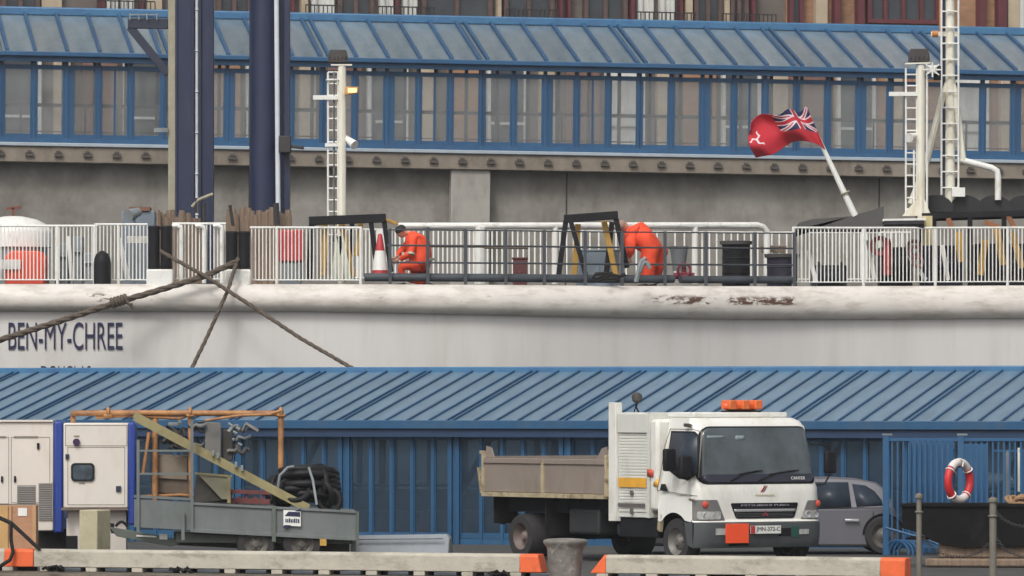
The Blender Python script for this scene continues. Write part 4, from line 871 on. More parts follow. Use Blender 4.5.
# concrete pillar and crate in front
pil_m = M('pillar_cream', rgb(176, 168, 140), .85, var=.15, scale=3, bump=.4, dirt=(rgb(120, 110, 84), .5, .8, 3, (1, 1, .3)))
FPil = Fr(*P(93, 0, 90.5)[:2], 0, -24)
b = MB(FPil); b.bx(G(FPil, 79), G(FPil, 97), 0, .45, .005, FPil.z(510, 0)); tag(b.build('concrete_block', pil_m, bevel=.02), 'square cream concrete block standing under the control cabinet', 'block')
cr_m = M('crate_board', rgb(176, 132, 102), .85, var=.15, scale=3, stretch=(1, 1, 6), bump=.2)
FC = Fr(*P(15, 0, 91.2)[:2], 0, 2)
cr = thing('wooden_crate', 'weathered pinkish timber crate below the left generator cabinet', 'crate', FC)
zc = FC.z(506, 0); b = MB(FC); b.bx(G(FC, -40), G(FC, 36), 0, .8, .03, zc); b.build('side_board', cr_m, cr)
for px_ in (-36, 9, 32.5): b = MB(FC); b.bx(G(FC, px_), G(FC, px_+(3.5 if px_ > 9 else 2.5)), -.03, -.001, .03, zc+.01); b.build('batten', M('crate_batten_%d' % (px_+40), rgb(186, 146, 108), .85), cr)
b = MB(FC); b.bx(G(FC, 18), G(FC, 27), -.008, -.001, FC.z(516, 0), FC.z(508, 0)); b.build('paper_label', whitep, cr)
b = MB(FC); b.bx(G(FC, -2), G(FC, 8), -.025, -.002, .03, zc+.005); b.build('end_board', M('crate_ochre', rgb(190, 152, 100), .85), cr)
# loose rope at the far left
b = MB(F1); q0 = [(qx(a, y_), y_, F1.z(c_, qx(a, y_), y_)) for a, c_, y_ in ((-10, 516, -17), (0, 518, -17.3), (11, 523, -17.85), (22, 533, -17.85), (37, 547, -17.85), (40, 549, -17.85))]
b.tube(q0, .03, 6); q0 = [(qx(a, y_), y_, F1.z(c_, qx(a, y_), y_)) for a, c_, y_ in ((11, 523, -17.87), (11, 540, -17.9), (13, 552, -17.9), (10, 560, -17.95), (2, 565, -18), (-5, 572, -18))]
b.tube(q0, .03, 6); tag(b.build('mooring_line', rubber), 'dark slack line looped over the orange barrier end at the far left', 'line')
b = MB(F1)
for a0 in (45, 170, 488):
    pts_ = [(qx(a0+i*1.6, -17.95)+random.uniform(-.05, .05), -17.95+random.uniform(-.06, .06), .05+.03*math.sin(i*1.3)) for i in range(14)]
    B = MB(F1); B.tube(pts_, .022, 6); B.tube([(x, y-.05, z+.02) for x, y, z in pts_[::-1]][:9], .02, 6)
    tag(B.build('rope_scrap', rubber), {45: 'dark rope scraps under the barrier below the cream cabinets', 170: 'dark rope scraps at the barrier foot in front of the trailer', 488: 'dark rope scraps near the right end of the long barrier'}[a0], 'rope')

# ------------------------------------------------------------ trailer with its load
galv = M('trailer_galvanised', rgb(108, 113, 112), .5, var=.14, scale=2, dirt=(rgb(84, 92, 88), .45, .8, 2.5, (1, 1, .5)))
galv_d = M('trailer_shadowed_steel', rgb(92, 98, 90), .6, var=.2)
ox, oy = P(190, 0, 91.7)[:2]
FT = Fr(ox, oy, 0, 2.5, 3.0); FTs = Fr(ox, oy, 0, 2.5, 3.0)
sh_ = Matrix.Identity(4); sh_[0][2] = -math.tan(R(3)); FTs.M = FT.M @ sh_      # load stays upright on the sloping bed
tx = lambda px, y=0: FT.x(px, y)
def tz(py, px): X = tx(px); Yw = FT.Y(X); zw = CH+(HY-py)/FPX*Yw; return (zw + X*math.sin(R(3.0)))/math.cos(R(3.0))
tr = thing('flatbed_trailer', 'grey galvanised twin axle flatbed trailer with drop sides and drawbar', 'trailer', FT)
zt = tz(503, 190); zb = tz(531, 190)
xa, xm, xe = tx(193), tx(274), tx(356.5)
WB = 1.9
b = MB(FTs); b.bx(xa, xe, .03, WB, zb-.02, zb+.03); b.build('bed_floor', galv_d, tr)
b = MB(FTs); b.bx(xa-.3, xe-.1, .45, 1.4, zb-.24, zb-.03); b.build('under_frame', M('under_frame_dark', rgb(58, 56, 52), .8, var=.3), tr)
for a, c in ((xa, xm-.03), (xm+.03, xe)):
    b = MB(FTs); b.bx(a, c, 0, .029, zb-.015, zt-.03); b.bx(a, c, -.03, .03, zt-.029, zt+.01); b.bx(a, c, -.03, -.001, zb-.02, zb+.035); b.build('side_panel', galv, tr, bevel=.004)
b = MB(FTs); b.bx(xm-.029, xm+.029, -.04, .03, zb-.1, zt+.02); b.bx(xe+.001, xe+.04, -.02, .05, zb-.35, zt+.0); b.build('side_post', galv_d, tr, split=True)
b = MB(FTs); b.bx(xa, xe, WB, WB+.03, zb, zt); b.build('far_side_panel', galv, tr)
b = MB(FTs); b.bx(tx(134), xa-.01, .0, .03, tz(528, 150), tz(500, 150)); b.bx(tx(134), xa-.01, -.02, .04, tz(498.5, 150), tz(496, 150)); b.build('front_ramp_panel', galv, tr)
b = MB(FTs)
for px_ in (138, 152, 192): b.bar((tx(px_), -.02, tz(532, px_)), (tx(px_), -.02, tz(440 if px_ != 192 else 420, px_)), .045) if px_ != 152 else None
for py_ in (451, 474): b.bar((tx(138), -.02, tz(py_, 138)), (tx(192), -.02, tz(py_, 192)), .03)
b.bar((tx(183), -.06, tz(512, 183)), (tx(183), -.06, tz(540, 183)), .05)
b.build('ladder_rack', galv, tr)
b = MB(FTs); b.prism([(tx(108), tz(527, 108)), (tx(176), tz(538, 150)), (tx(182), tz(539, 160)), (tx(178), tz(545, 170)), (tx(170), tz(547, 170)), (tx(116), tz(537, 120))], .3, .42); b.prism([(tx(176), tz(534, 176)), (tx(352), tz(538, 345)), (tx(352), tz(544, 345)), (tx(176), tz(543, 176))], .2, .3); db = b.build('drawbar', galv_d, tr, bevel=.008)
b = MB(FTs); b.bar((tx(97), .36, tz(526, 97)), (tx(113), .36, tz(528, 113)), .09, .12); b.bar((tx(112), .36, tz(534, 112)), (tx(112), .36, tz(524, 112)), .05); b.tube([(tx(115+i*1.5), .36, tz(527-5*math.sin(i*.39), 115)) for i in range(9)], .022); b.build('coupling', blackp, db)
b = MB(FTs); b.bx(tx(159), tx(167), .285, .298, tz(540, 163), tz(534.5, 163)); b.bx(tx(136), tx(156), .285, .298, tz(537.5, 146), tz(536, 146)); b.build('drawbar_label', whitep, db)
tyre = M('tyre', rgb(48, 46, 46), .85, var=.25, scale=8); rim = M('rim_grey', rgb(98, 94, 88), .5, var=.2)
def wheel(fr, x, y, z, r_, w_, par, s=1, rimr=.6, name='wheel', rm=rim):
    B = MB(fr); pr = [(r_*rimr, -w_/2), (r_*.93, -w_/2), (r_, -w_*.3), (r_, w_*.3), (r_*.93, w_/2), (r_*rimr, w_/2)]
    n_ = 28; vs = []; 
    for (q, h_) in pr:
        for i in range(n_): t_ = 2*math.pi*i/n_; vs.append((x+q*math.cos(t_), y+h_, z+q*math.sin(t_)))
    fs = [(j*n_+i, j*n_+(i+1) % n_, (j+1)*n_+(i+1) % n_, (j+1)*n_+i) for j in range(len(pr)-1) for i in range(n_)]+[(5*n_+i, 5*n_+(i+1) % n_, (i+1) % n_, i) for i in range(n_)]
    B.add(vs, fs); o = B.build(name, tyre, par, smooth=50)
    B = MB(fr); R1 = r_*rimr
    B.lathe((x, y, z), [(R1*.25, -w_*.42), (R1*.3, -w_*.38), (R1*.62, -w_*.15), (R1*.86, -w_*.25), (R1*1.0, -w_*.5), (R1*.99, w_*.4)], 24, axis='y')
    for i in range(6): t_ = math.pi/3*i; B.cyl((x+R1*.45*math.cos(t_), y-w_*.30, z+R1*.45*math.sin(t_)), (x+R1*.45*math.cos(t_), y-w_*.18, z+R1*.45*math.sin(t_)), .018, n=6)
    B.build('rim', rm, o, smooth=40); return o
for px_ in (256, 302): wheel(FTs, tx(px_, .1), .12, .30+tx(px_)*math.sin(R(3.0)), .30, .19, tr)
b = MB(FTs)
for px_ in (256, 302): b.lathe((tx(px_, .1), .0, .34+tx(px_)*math.sin(R(3.0))), [(.36, 0), (.36, .24), (.34, .24)], 14, axis='y', arc=(10, 170))
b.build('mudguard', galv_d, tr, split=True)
b = MB(FTs); X = tx(320); b.bx(X, X+.1, -.05, -.03, zb-.12, zb-.02); b.build('side_reflector', yellow, tr)
# advert plate
a0, a1, z0_, z1_ = tx(283.5), tx(301), tz(526, 292), tz(510.5, 292)
b = MB(FTs); b.bx(a0, a1, -.045, -.032, z0_, z1_); sg = b.build('sign_plate', whitep, tr)
b = MB(FTs); h_ = z1_-z0_
b.prism([(a0+.02, z1_-.02-h_*.30), (a1-.01, z1_-.02-h_*.30), (a1-.01, z1_-.02), (a0+.08, z1_-.02)], -.049, -.046); b.prism([(a0+.18, z1_-.01), (a1, z1_-.01), (a1, z1_+.04), (a0+.2, z1_+.0)], -.049, -.046)
b.prism([(a0+.02, z0_+.01), (a0+.12, z0_+.01), (a0+.06, z0_-.035), (a0-.01, z0_-.035)], -.049, -.046)
x = a0+.03
while x < a1-.04: w_ = random.uniform(.012, .03); b.bx(x, x+w_, -.049, -.046, z0_+.05, z0_+.05+random.uniform(.05, .07)); x += w_+.008
b.build('sign_mark', letterm, sg)
# hoses on the bed
hz0 = tz(505, 305)
hg = thing('hose_bundle', 'big bundle of coiled black hoses strapped on the right end of the trailer', 'hose', FT)
hosem = M('black_hose', rgb(28, 28, 30), .55, spec=.25, var=.3, scale=6)
random.seed(11)
b = MB(FTs)
for k in range(9):
    cx = tx(280+k*5.8, .9); cz = tz(492, 305)+random.uniform(-.05, .12)+(.08 if 2 < k < 8 else -.04)
    rr_ = random.uniform(.16, .25); b.torus((cx, .9+random.uniform(-.3, .3), cz), rr_, .045, ax=(random.uniform(-1.3, 1.3), 1, random.uniform(-.8, .8)), n=26, m=8); b.torus((cx+.05, .55+random.uniform(-.2, .2), cz-.05), rr_*.9, .045, ax=(random.uniform(-.9, .9), .6, random.uniform(-.6, .6)), n=26, m=8)
for k in range(7):
    z_ = tz(503-k*5, 305); b.tube([(tx(272+k*1.5, .6), .6, z_+.02*math.sin(k)), (tx(290, .5), .45+.1*math.sin(k*2), z_+.04), (tx(312, .5), .4+.1*math.cos(k*3), z_+.07), (tx(332, .5), .5, z_+.05), (tx(340-k*.6, .7), .75, z_)], .06, 8)
b.build('coil', hosem, hg, smooth=70)
b = MB(FTs); b.tube([(tx(309), .2, tz(468, 309)), (tx(313), .1, tz(480, 313)), (tx(317), -.04, tz(505, 317))], .02); b.tube([(tx(278), .3, tz(490, 278)), (tx(280), .25, tz(476, 280)), (tx(288), .25, tz(468, 288)), (tx(294), .3, tz(467, 294))], .022); b.build('strap', steel_p, hg)
# orange pipe gantry, channel, machine
ropipe = M('orange_pipe', rgb(176, 126, 78), .6, var=.25, scale=4, dirt=(rgb(118, 80, 58), .45, .7, 4, (1, 1, 1)))
gn = thing('pipe_frame', 'rusty orange pipe frame standing over the trailer load', 'frame', FT)
def pipe(pts_, r_, name='pipe'):
    B = MB(FTs); B.tube([(tx(a, y_), y_, tz(c_, a)) for a, c_, y_ in pts_], r_, 8); return B.build(name, ropipe, gn, smooth=50)
pipe([(71, 414, .9), (110, 413.5, .9), (283, 414, .9)], .045, 'top_pipe'); pipe([(96, 418, .92), (127, 416, .92), (180, 419, .92), (195, 412, .92)], .028, 'top_pipe'); pipe([(281, 411, .9), (281, 464, .9), (281, 505, .9)], .045, 'post'); pipe([(155, 413, .95), (155, 452, .95), (155, 505, .95)], .05, 'post'); pipe([(73, 413, .95), (73, 440, .95), (73, 502, 1.3)], .04, 'post')
pipe([(190, 410, .9), (190, 425, .9), (191, 500, .9)], .035, 'post'); pipe([(149, 433, .8), (143, 475, .8)], .028, 'brace'); pipe([(205, 421, .7), (240, 416, .7), (270, 415, .7), (281, 411, .7)], .022, 'brace'); pipe([(140, 498, 1.0), (180, 496, 1.0), (215, 499, 1.0)], .025, 'brace')
for px_ in (108, 190, 281): B = MB(FTs); c_ = Vector((tx(px_, .9), .9, tz(413, px_))); B.torus(c_, .06, .03, ax=(1, 0, 0), n=12, m=6); B.torus(c_+Vector((0, 0, -.05)), .05, .03, ax=(0, 0, 1), n=12, m=6); B.build('clamp', ropipe, gn)
chan = M('beige_channel', rgb(146, 136, 96), .6, var=.15, dirt=(rgb(110, 98, 66), .5, .8, 3, (1, 1, 1)))
cb_ = thing('channel_beam', 'long beige steel channel leaning down to the right across the trailer load', 'beam', FT)
def ch(a, c_, y0_, w_, h_): 
    B = MB(FTs); B.bar((tx(a[0], y0_), y0_, tz(a[1], a[0])), (tx(c_[0], y0_), y0_, tz(c_[1], c_[0])), w_, h_, up=(0, 1, 0)); return B
B = ch((134, 417), (309, 510), .25, .02, .10); B.bar((tx(134, .25), .20, tz(415, 134)), (tx(309, .25), .20, tz(508, 309)), .10, .02, up=(0, 1, 0)); B.bar((tx(134, .25), .22, tz(420, 134)), (tx(309, .25), .22, tz(512.5, 309)), .04, .06, up=(0, 1, 0)); B.build('channel', chan, cb_)
for px_, py_ in ((213, 454.5), (218, 457), (236, 466), (242, 469.5)): B = MB(FTs); X = tx(px_, .2); Z = tz(py_, px_); B.bx(X-.02, X+.02, .12, .17, Z-.03, Z+.06); B.build('bracket', steel_p, cb_, bevel=.006)
mc = thing('pump_machine', 'grey pump machine with panels and pipework in the middle of the trailer', 'machine', FT)
mgrey = M('machine_grey', rgb(112, 110, 106), .6, var=.15); mdark = M('machine_dark', rgb(66, 62, 58), .7, var=.35, scale=6)
B = MB(FTs); B.bx(tx(205, .9), tx(221, .9), .9, 1.3, tz(459, 213), tz(423, 213)); B.build('panel', mgrey, mc, bevel=.01)
B = MB(FTs); B.bx(tx(222, 1), tx(233, 1), 1.0, 1.4, tz(462, 227), tz(430, 227)); B.build('panel', mdark, mc, bevel=.02)
B = MB(FTs); B.prism([(tx(194, .7), tz(505, 194)), (tx(228, .7), tz(501, 228)), (tx(228, .7), tz(477, 228)), (tx(196, .7), tz(474, 196))], .7, 1.3); B.build('base_box', mdark, mc, bevel=.01)
B = MB(FTs); B.prism([(tx(199, .7), tz(476, 199)), (tx(228, .7), tz(477, 228)), (tx(228, .7), tz(500, 228)), (tx(222, .7), tz(500, 222))], .6, .68); B.build('gusset', M('gusset_khaki', rgb(138, 134, 112), .7), mc)
B = MB(FTs); B.bar((tx(195, .6), .6, tz(474, 195)), (tx(232, .6), .6, tz(477, 232)), .05, .03); B.bar((tx(229, .6), .6, tz(476, 229)), (tx(229, .6), .6, tz(504, 229)), .05); B.build('bracket_rail', chan, mc)
B = MB(FTs); B.bx(tx(155, 1.1), tx(190, 1.1), 1.1, 1.5, tz(496, 172), tz(456, 172)); B.build('tank', M('tank_brown', rgb(112, 98, 84), .7, var=.3), mc, bevel=.03)
B = MB(FTs); B.bx(tx(157, 1.07), tx(187, 1.07), 1.05, 1.09, tz(480, 172), tz(458, 172)); B.build('tank_panel', M('tank_panel', rgb(134, 122, 106), .7), mc)
random.seed(5); cm = [mdark, ropipe, mgrey, steel_p]
for k in range(34):
    x0_, y0_ = random.uniform(162, 240), random.uniform(424, 452); 
    if 203 < x0_ < 224: continue
    B = MB(FTs); yy = random.uniform(.7, 1.2); pts_ = [(tx(x0_+i*random.uniform(2, 5), yy), yy+random.uniform(-.06, .06), tz(y0_+random.uniform(-5, 5), x0_)) for i in range(5)]; B.tube(pts_, random.uniform(.018, .035), 6); B.build('pipework', cm[k % 4] if k % 4 != 1 else mdark, mc, smooth=60)
for px_, py_ in ((238, 428), (240, 444), (230, 424), (235, 432)): B = MB(FTs); B.tube([(tx(px_-2, .6), .6, tz(py_, px_)), (tx(px_+2, .6), .6, tz(py_+2, px_))], .022, 8); B.build('fitting', steel_p, mc)
B = MB(FTs); 
for i in range(9): B.bar((tx(196+i*8, 1.0), 1.0, tz(503, 200)), (tx(200+i*8, 1.0), 1.0, tz(492+3*(i % 2), 200)), .04)
B.bar((tx(194, .98), .98, tz(491, 194)), (tx(270, .98), .98, tz(494, 270)), .06); B.bar((tx(194, .98), .98, tz(500, 194)), (tx(270, .98), .98, tz(503, 270)), .08); tag(B.build('red_lattice', M('dull_red', rgb(112, 62, 60), .7, var=.25)), 'dull red steel lattice lying on the trailer bed behind the channel', 'lattice')

# pale plastic road barrier behind the trailer
FP_ = Fr(*P(402, 0, 92.8)[:2], 0, -14)
b = MB(FP_); a0, a1 = G(FP_, 350), G(FP_, 448); zz = FP_.z(534, 0)
b.prism([(a0, .04), (a1, .04), (a1, zz-.06), (a1-.05, zz), (a0, zz-.03)], 0, .35, ya=lambda z: .10 if z > .2 else 0); b.bar((a0+.1, -.01, zz-.08), (a1-.08, -.01, zz-.06), .03, .03)
tag(b.build('plastic_barrier', M('grey_plastic', rgb(126, 132, 138), .5, var=.15), bevel=.03), 'low grey plastic barrier lying behind the right end of the trailer', 'barrier')

# cones and an orange jacketed walker seen inside the near walkway
def icone(px, Y_, h_, lab):
    c = F1.M @ Vector((F1.x(px, 1.4), 1.4, .04)); k = h_; B = MB(); B.lathe(c, [(.17*k/.7, 0), (.17*k/.7, .03), (.12*k/.7, .04), (.03, k)], 16); tag(B.build('traffic_cone', orange if px != 375 and px != 372 else yellow), lab, 'cone')
icone(436, 0, .42, 'small orange cone seen through the near walkway glass'); icone(372, 0, .5, 'yellow cone seen through the near walkway glass'); icone(424, 0, .6, 'taller orange cone behind the glass right of the small one')

# ------------------------------------------------------------ blue fence, lifebuoy, skip, chain posts (right)
fblue = M('fence_blue', rgb(36, 84, 124), .5, var=.15, dirt=(rgb(54, 92, 120), .5, .85, 4, (1, 1, .5)))
FF = Fr(*P(955, 0, 96.5)[:2], 0, -6)
fe = thing('metal_fence', 'blue upright bar fence enclosure at the right behind the lifebuoy', 'fence', FF)
fx = lambda px, y=0: FF.x(px, y); zt = FF.z(438, 0)
for px_ in (886, 961, 1045): b = MB(FF); b.bx(fx(px_)-.05, fx(px_)+.05, -.05, .05, 0, zt+.04); p_ = b.build('post', fblue, fe, bevel=.006); b = MB(FF); b.bx(fx(px_)-.06, fx(px_)+.1, -.06, .06, zt+.042, zt+.07); b.build('post_cap', steel_p, p_)
b = MB(FF); b.bx(fx(886)+.05, fx(961)-.05, -.03, .03, zt-.05, zt); b.bx(fx(961)+.05, fx(1045)-.05, -.03, .03, zt-.05, zt); b.bx(fx(886)+.05, fx(961)-.05, -.03, .03, .12, .17); b.bx(fx(961)+.05, fx(1045)-.05, -.03, .03, .12, .17); b.build('rail', fblue, fe, split=True)
for k in range(28):
    px_ = 892+k*5.6
    if abs(px_-961) < 4: continue
    b = MB(FF); b.bx(fx(px_)-.014, fx(px_)+.014, -.015, .015, .17, zt-.05); b.build('bar', fblue, fe)
b = MB(FF); b.bx(fx(908), fx(952), .9, .96, .02, zt-.05); b.bx(fx(962), fx(985), .9, .96, .02, zt-.1)
b.build('back_panel', fblue, fe, split=True)
b = MB(FF)
for k in range(9): b.bx(fx(908+k*5.2), fx(909+k*5.2), .86, .899, .02, zt-.08)
b.build('panel_rib', fblue, fe)
b = MB(FF); b.bx(fx(993), fx(1024), .5, .53, FF.z(452, 0), FF.z(450, 0)); b.build('cross_rail', fblue, fe)
for px_, y0_, y1_, m_ in ((1017, 448, 492, whitep), (1005, 450, 500, steel_p)): b = MB(FF); b.bx(fx(px_), fx(px_+3), .5, .55, FF.z(y1_, 0), FF.z(y0_, 0)); b.build('pale_strip', m_, fe)
b = MB(FF)
for i in range(4): b.torus((fx(897+i*4.5), -.1-.03*i, .02), .22+.0*i, .02, ax=(.5, 1, 0), n=20, m=6, arc=(0, 360))
b.tube([(fx(886), -.2, .45), (fx(930), -.25, .25), (fx(950), -.3, .1)], .02)
tag(b.build('bent_hoops', fblue), 'blue bent tube hoops on the ground at the foot of the fence', 'hoops')
skipm = M('skip_black', rgb(22, 21, 22), .8, spec=.12, var=.3, scale=2, dirt=(rgb(48, 44, 40), .55, .8, 3, (1, 1, 1)))
FK = Fr(*P(960, 0, 89.5)[:2], 0, -8)
kx = lambda px: FK.x(px); kz = lambda py: FK.z(py, 0)
b = MB(FK); poly = [(kx(902), kz(504)), (kx(902), kz(528)), (kx(912), kz(531)), (kx(922), kz(534)), (kx(932), kz(541)), (kx(944), kz(545)), (kx(965), kz(548)), (kx(990), kz(547)), (kx(1100), kz(546)), (kx(1100), kz(504))]
b.prism(poly, 0, .08); b.prism([(x, z-.0) for x, z in poly], 1.2, 1.28); b.bx(kx(902), kx(902)+.06, .081, 1.199, kz(528), kz(504)); b.bx(kx(905), kx(1100), .081, 1.199, kz(540), kz(538)); b.bx(kx(902)-.02, kx(1100), -.03, -.001, kz(507), kz(504)+.01)
tag(b.build('black_skip', skipm, bevel=.008), 'long black steel skip with curved lower corner in front of the blue fence', 'skip')
b = MB(FK); b.bx(kx(938), kx(1100), .1, .5, .14, .40); tag(b.build('timber_baulk', wood, bevel=.03), 'squared brown timber baulk under the black skip', 'timber')
b = MB(FK); b.bx(kx(925), kx(1100), .0, .65, .01, .135); tag(b.build('timber_baulk', wood, bevel=.03), 'lower wide timber baulk lying on the ground under the skip', 'timber')
# debris on skip
b = MB(FK)
for k in range(6): b.torus((kx(1010+k*4), .4, kz(503)+.03), .09, .03, ax=(random.uniform(-1, 1), .5, random.uniform(-1, 1)), n=12, m=6)
tag(b.build('rope_heap', M('tan_rope', rgb(150, 118, 88), .9)), 'heap of tan rope on the right end of the black skip', 'rope')
# lifebuoy
FL = Fr(*P(959, 0, 91.6)[:2], 0, 50)
lb = thing('lifebuoy', 'red and white lifebuoy hanging above the black skip', 'lifebuoy', FL)
cz = FL.z(481, 0)
def ring(a0, a1, m_, nm, rr_=.062):
    B = MB(FL); pts_ = []
    for i in range(13):
        t_ = R(a0+(a1-a0)*i/12); pts_.append((.285*math.cos(t_), 0, cz+.285*math.sin(t_)))
    B.tube(pts_, rr_, 12); return B.build(nm, m_, lb, smooth=60)
lred = M('lifebuoy_red', rgb(196, 44, 48), .5, var=.12); lwh = M('lifebuoy_white', rgb(212, 204, 200), .6, var=.12, scale=8)
ring(-55, 42, lred, 'red_segment'); ring(138, 235, lred, 'red_segment'); ring(43, 137, lwh, 'white_segment', .064); ring(236, 304, lwh, 'white_segment', .064)
B = MB(FL)
for a in (35, 145, 228, 312):
    t_ = R(a); B.torus((.285*math.cos(t_), 0, cz+.285*math.sin(t_)), .067, .012, ax=(-math.sin(t_), 0, math.cos(t_)), n=14, m=6)
B.tube([(-.06, -.07, cz+.34), (0, -.09, cz+.30), (-.02, -.08, cz+.22)], .012); B.build('grab_line', whitep, lb, split=True)
B = MB(FL); B.bar((0, .12, 0), (0, .12, cz+.5), .05); B.bar((0, .12, cz+.2), (0, -.02, cz+.22), .03); tag(B.build('lifebuoy_post', fblue), 'slim blue post that carries the red and white lifebuoy', 'post')
# chain posts
posm = M('post_grey', rgb(112, 108, 98), .7, var=.2, dirt=(rgb(80, 70, 58), .5, .8, 4, (1, 1, .5)))
cps = []
for px_, py_, w_, lab in ((919, 498, .036, 'grey chain post standing left in front of the black skip'), (993, 502, .048, 'thicker grey chain post standing right in front of the black skip')):
    x_ = qx(px_, -17.2); b = MB(F1); b.cyl((x_, -17.2, 0), (x_, -17.2, F1.z(py_, x_, -17.2)), w_+.005, w_, n=14); b.lathe((x_, -17.2, F1.z(py_, x_, -17.2)), [(w_+.02, 0), (w_+.02, .04), (.02, .07)], 14); b.torus((x_, -17.2, F1.z(py_+14, x_, -17.2)), w_+.01, .015, ax=(0, 0, 1), n=14, m=6); tag(b.build('chain_post', posm), lab, 'post')
def chain(pts_, lab):
    B = MB(F1); P3 = []
    for i in range(len(pts_)-1):
        (a, c_), (a2, c2) = pts_[i], pts_[i+1]
        for k in range(6): P3.append((a+(a2-a)*k/6, c_+(c2-c_)*k/6))
    W_ = [Vector((qx(a, -17.2), -17.2, F1.z(c_, qx(a, -17.2), -17.2))) for a, c_ in P3]
    for i in range(len(W_)-1):
        m_ = (W_[i]+W_[i+1])/2; d = W_[i+1]-W_[i]; u = d.normalized(); side = Vector((0, 1, 0)) if i % 2 else u.cross(Vector((0, 1, 0)))
        L_ = d.length*.62; r2 = .014
        lk = [m_+u*(L_*math.cos(t_))+side*(r2*1.5*math.sin(t_)) for t_ in [2*math.pi*j/10 for j in range(10)]]
        B.tube(lk, .006, 5, closed=True)
    tag(B.build('chain', iron), lab, 'chain')
chain([(996, 512), (1004, 520), (1014, 525), (1026, 527), (1040, 524)], 'upper chain running right from the thicker post')
chain([(996, 538), (1004, 549), (1014, 554), (1026, 558), (1040, 556)], 'lower chain running right from the thicker post')
chain([(922, 536), (935, 550), (948, 556), (965, 557), (980, 552), (990, 542)], 'sagging chain between the two grey posts')
# ------------------------------------------------------------ truck
tw_ = M('truck_white', rgb(226, 225, 218), .32, var=.03, scale=2, dirt=(rgb(186, 178, 160), .48, .9, 2.2, (1, 1, .5)))
tw_d = M('locker_white', rgb(208, 208, 200), .45, var=.05, scale=3, dirt=(rgb(176, 172, 160), .5, .9, 3, (1, 1, .3)))
bump_g = M('bumper_grey', rgb(74, 78, 80), .55, var=.08, dirt=(rgb(100, 98, 92), .5, .9, 3, (1, 1, 1)))
chas = M('chassis_black', rgb(28, 29, 32), .8, spec=.2, var=.3)
ws_m = M('windscreen', (.075, .09, .098), .16, var=.4, scale=1.6)  # base grey lifted to carry the reflected sky in the colour
wside = M('side_glass', rgb(48, 56, 66), .3, spec=.2, var=.4, scale=2)
chrome = M('chrome', rgb(206, 206, 206), .25, metal=.6, var=.1)
lensm = M('clear_lens', rgb(170, 170, 166), .12, var=.3, scale=14)
lensr = M('amber_red_lens', rgb(206, 84, 64), .25, var=.1)
amber = M('amber_beacon', rgb(228, 96, 44), .3, var=.15, scale=9)
tan = M('tipper_taupe', rgb(138, 126, 116), .6, var=.08, scale=2, dirt=(rgb(112, 100, 88), .5, .85, 2.5, (1, 1, .4)))
tan_d = M('tipper_dirty_edge', rgb(172, 158, 128), .7, var=.2, scale=5, dirt=(rgb(92, 70, 50), .5, .7, 7, (1, 1, 1)))
plate_m = M('plate_white', rgb(220, 220, 214), .4, var=.03)
signor = M('sign_orange', rgb(238, 84, 44), .5, var=.05, dirt=(rgb(150, 62, 40), .66, .72, 9, (1, 1, 1)))
FK_ = Fr(*P(699, 0, 90.1)[:2], 0, -57)
K = FK_; W_ = 2.34
tk = thing('tipper_truck', 'white tipper truck with orange roof beacon parked behind the quay barrier', 'truck', K)
kx = lambda px, y=0: K.x(px, y)
def kz(py, x=0, y=0): return K.z(py, x, y)
def lerpt(tab, z):
    if z <= tab[0][0]: return tab[0][1]
    for (a, va), (c_, vc) in zip(tab, tab[1:]):
        if z <= c_: return va+(vc-va)*(z-a)/(c_-a)
    return tab[-1][1]
ZR0 = kz(418, 0); ZWB = kz(484.5, 0, .2); ZWT = kz(427, -.2, .2)
FXT = [(.3, 0), (.66, .0), (.68, -.03), (1.0, -.03), (1.18, -.05), (ZWB, -.07), (ZWT, -.24), (ZR0-.05, -.30), (ZR0, -.40)]
INS = [(.3, 0), (1.2, 0), (ZWB, .015), (ZWT, .10), (ZR0-.05, .15), (ZR0, .22)]
def cabP(s_, z, off=0):                   # s_ in 0..1 across the front
    q = abs(2*s_-1); ins = lerpt(INS, z); bul = .04*q*q + .13*max(0, (q-.80)/.2)**2
    x = lerpt(FXT, z)-bul
    # outward direction
    nx, ny = 1, 0
    if q > .8: t_ = (q-.8)/.2; nx, ny = math.cos(t_*1.0), math.sin(t_*1.0)*(1 if s_ > .5 else -1)
    return (x+off*nx, ins+s_*(W_-2*ins)+off*ny, z)
SS = [0, .01, .025, .045, .07, .1, .15, .2, .3, .4, .5, .6, .7, .8, .85, .9, .93, .955, .975, .99, 1]
XB = kx(658)                                # rear of the cab
ZZ = [.66, .70, .80, .90, 1.0, 1.1, 1.18, ZWB, 1.4, 1.6, 1.8, 2.0, ZWT, ZR0-.05, ZR0-.02, ZR0]
b = MB(K); rings = []
zarch = [(0, 0)]
for z in ZZ:
    r_ = [cabP(s_, z) for s_ in SS]; ins = lerpt(INS, z)
    rings.append(r_)
nS = len(SS); vs = [p for r_ in rings for p in r_]
b.add(vs, [(j*nS+i, j*nS+i+1, (j+1)*nS+i+1, (j+1)*nS+i) for j in range(len(ZZ)-1) for i in range(nS-1)])
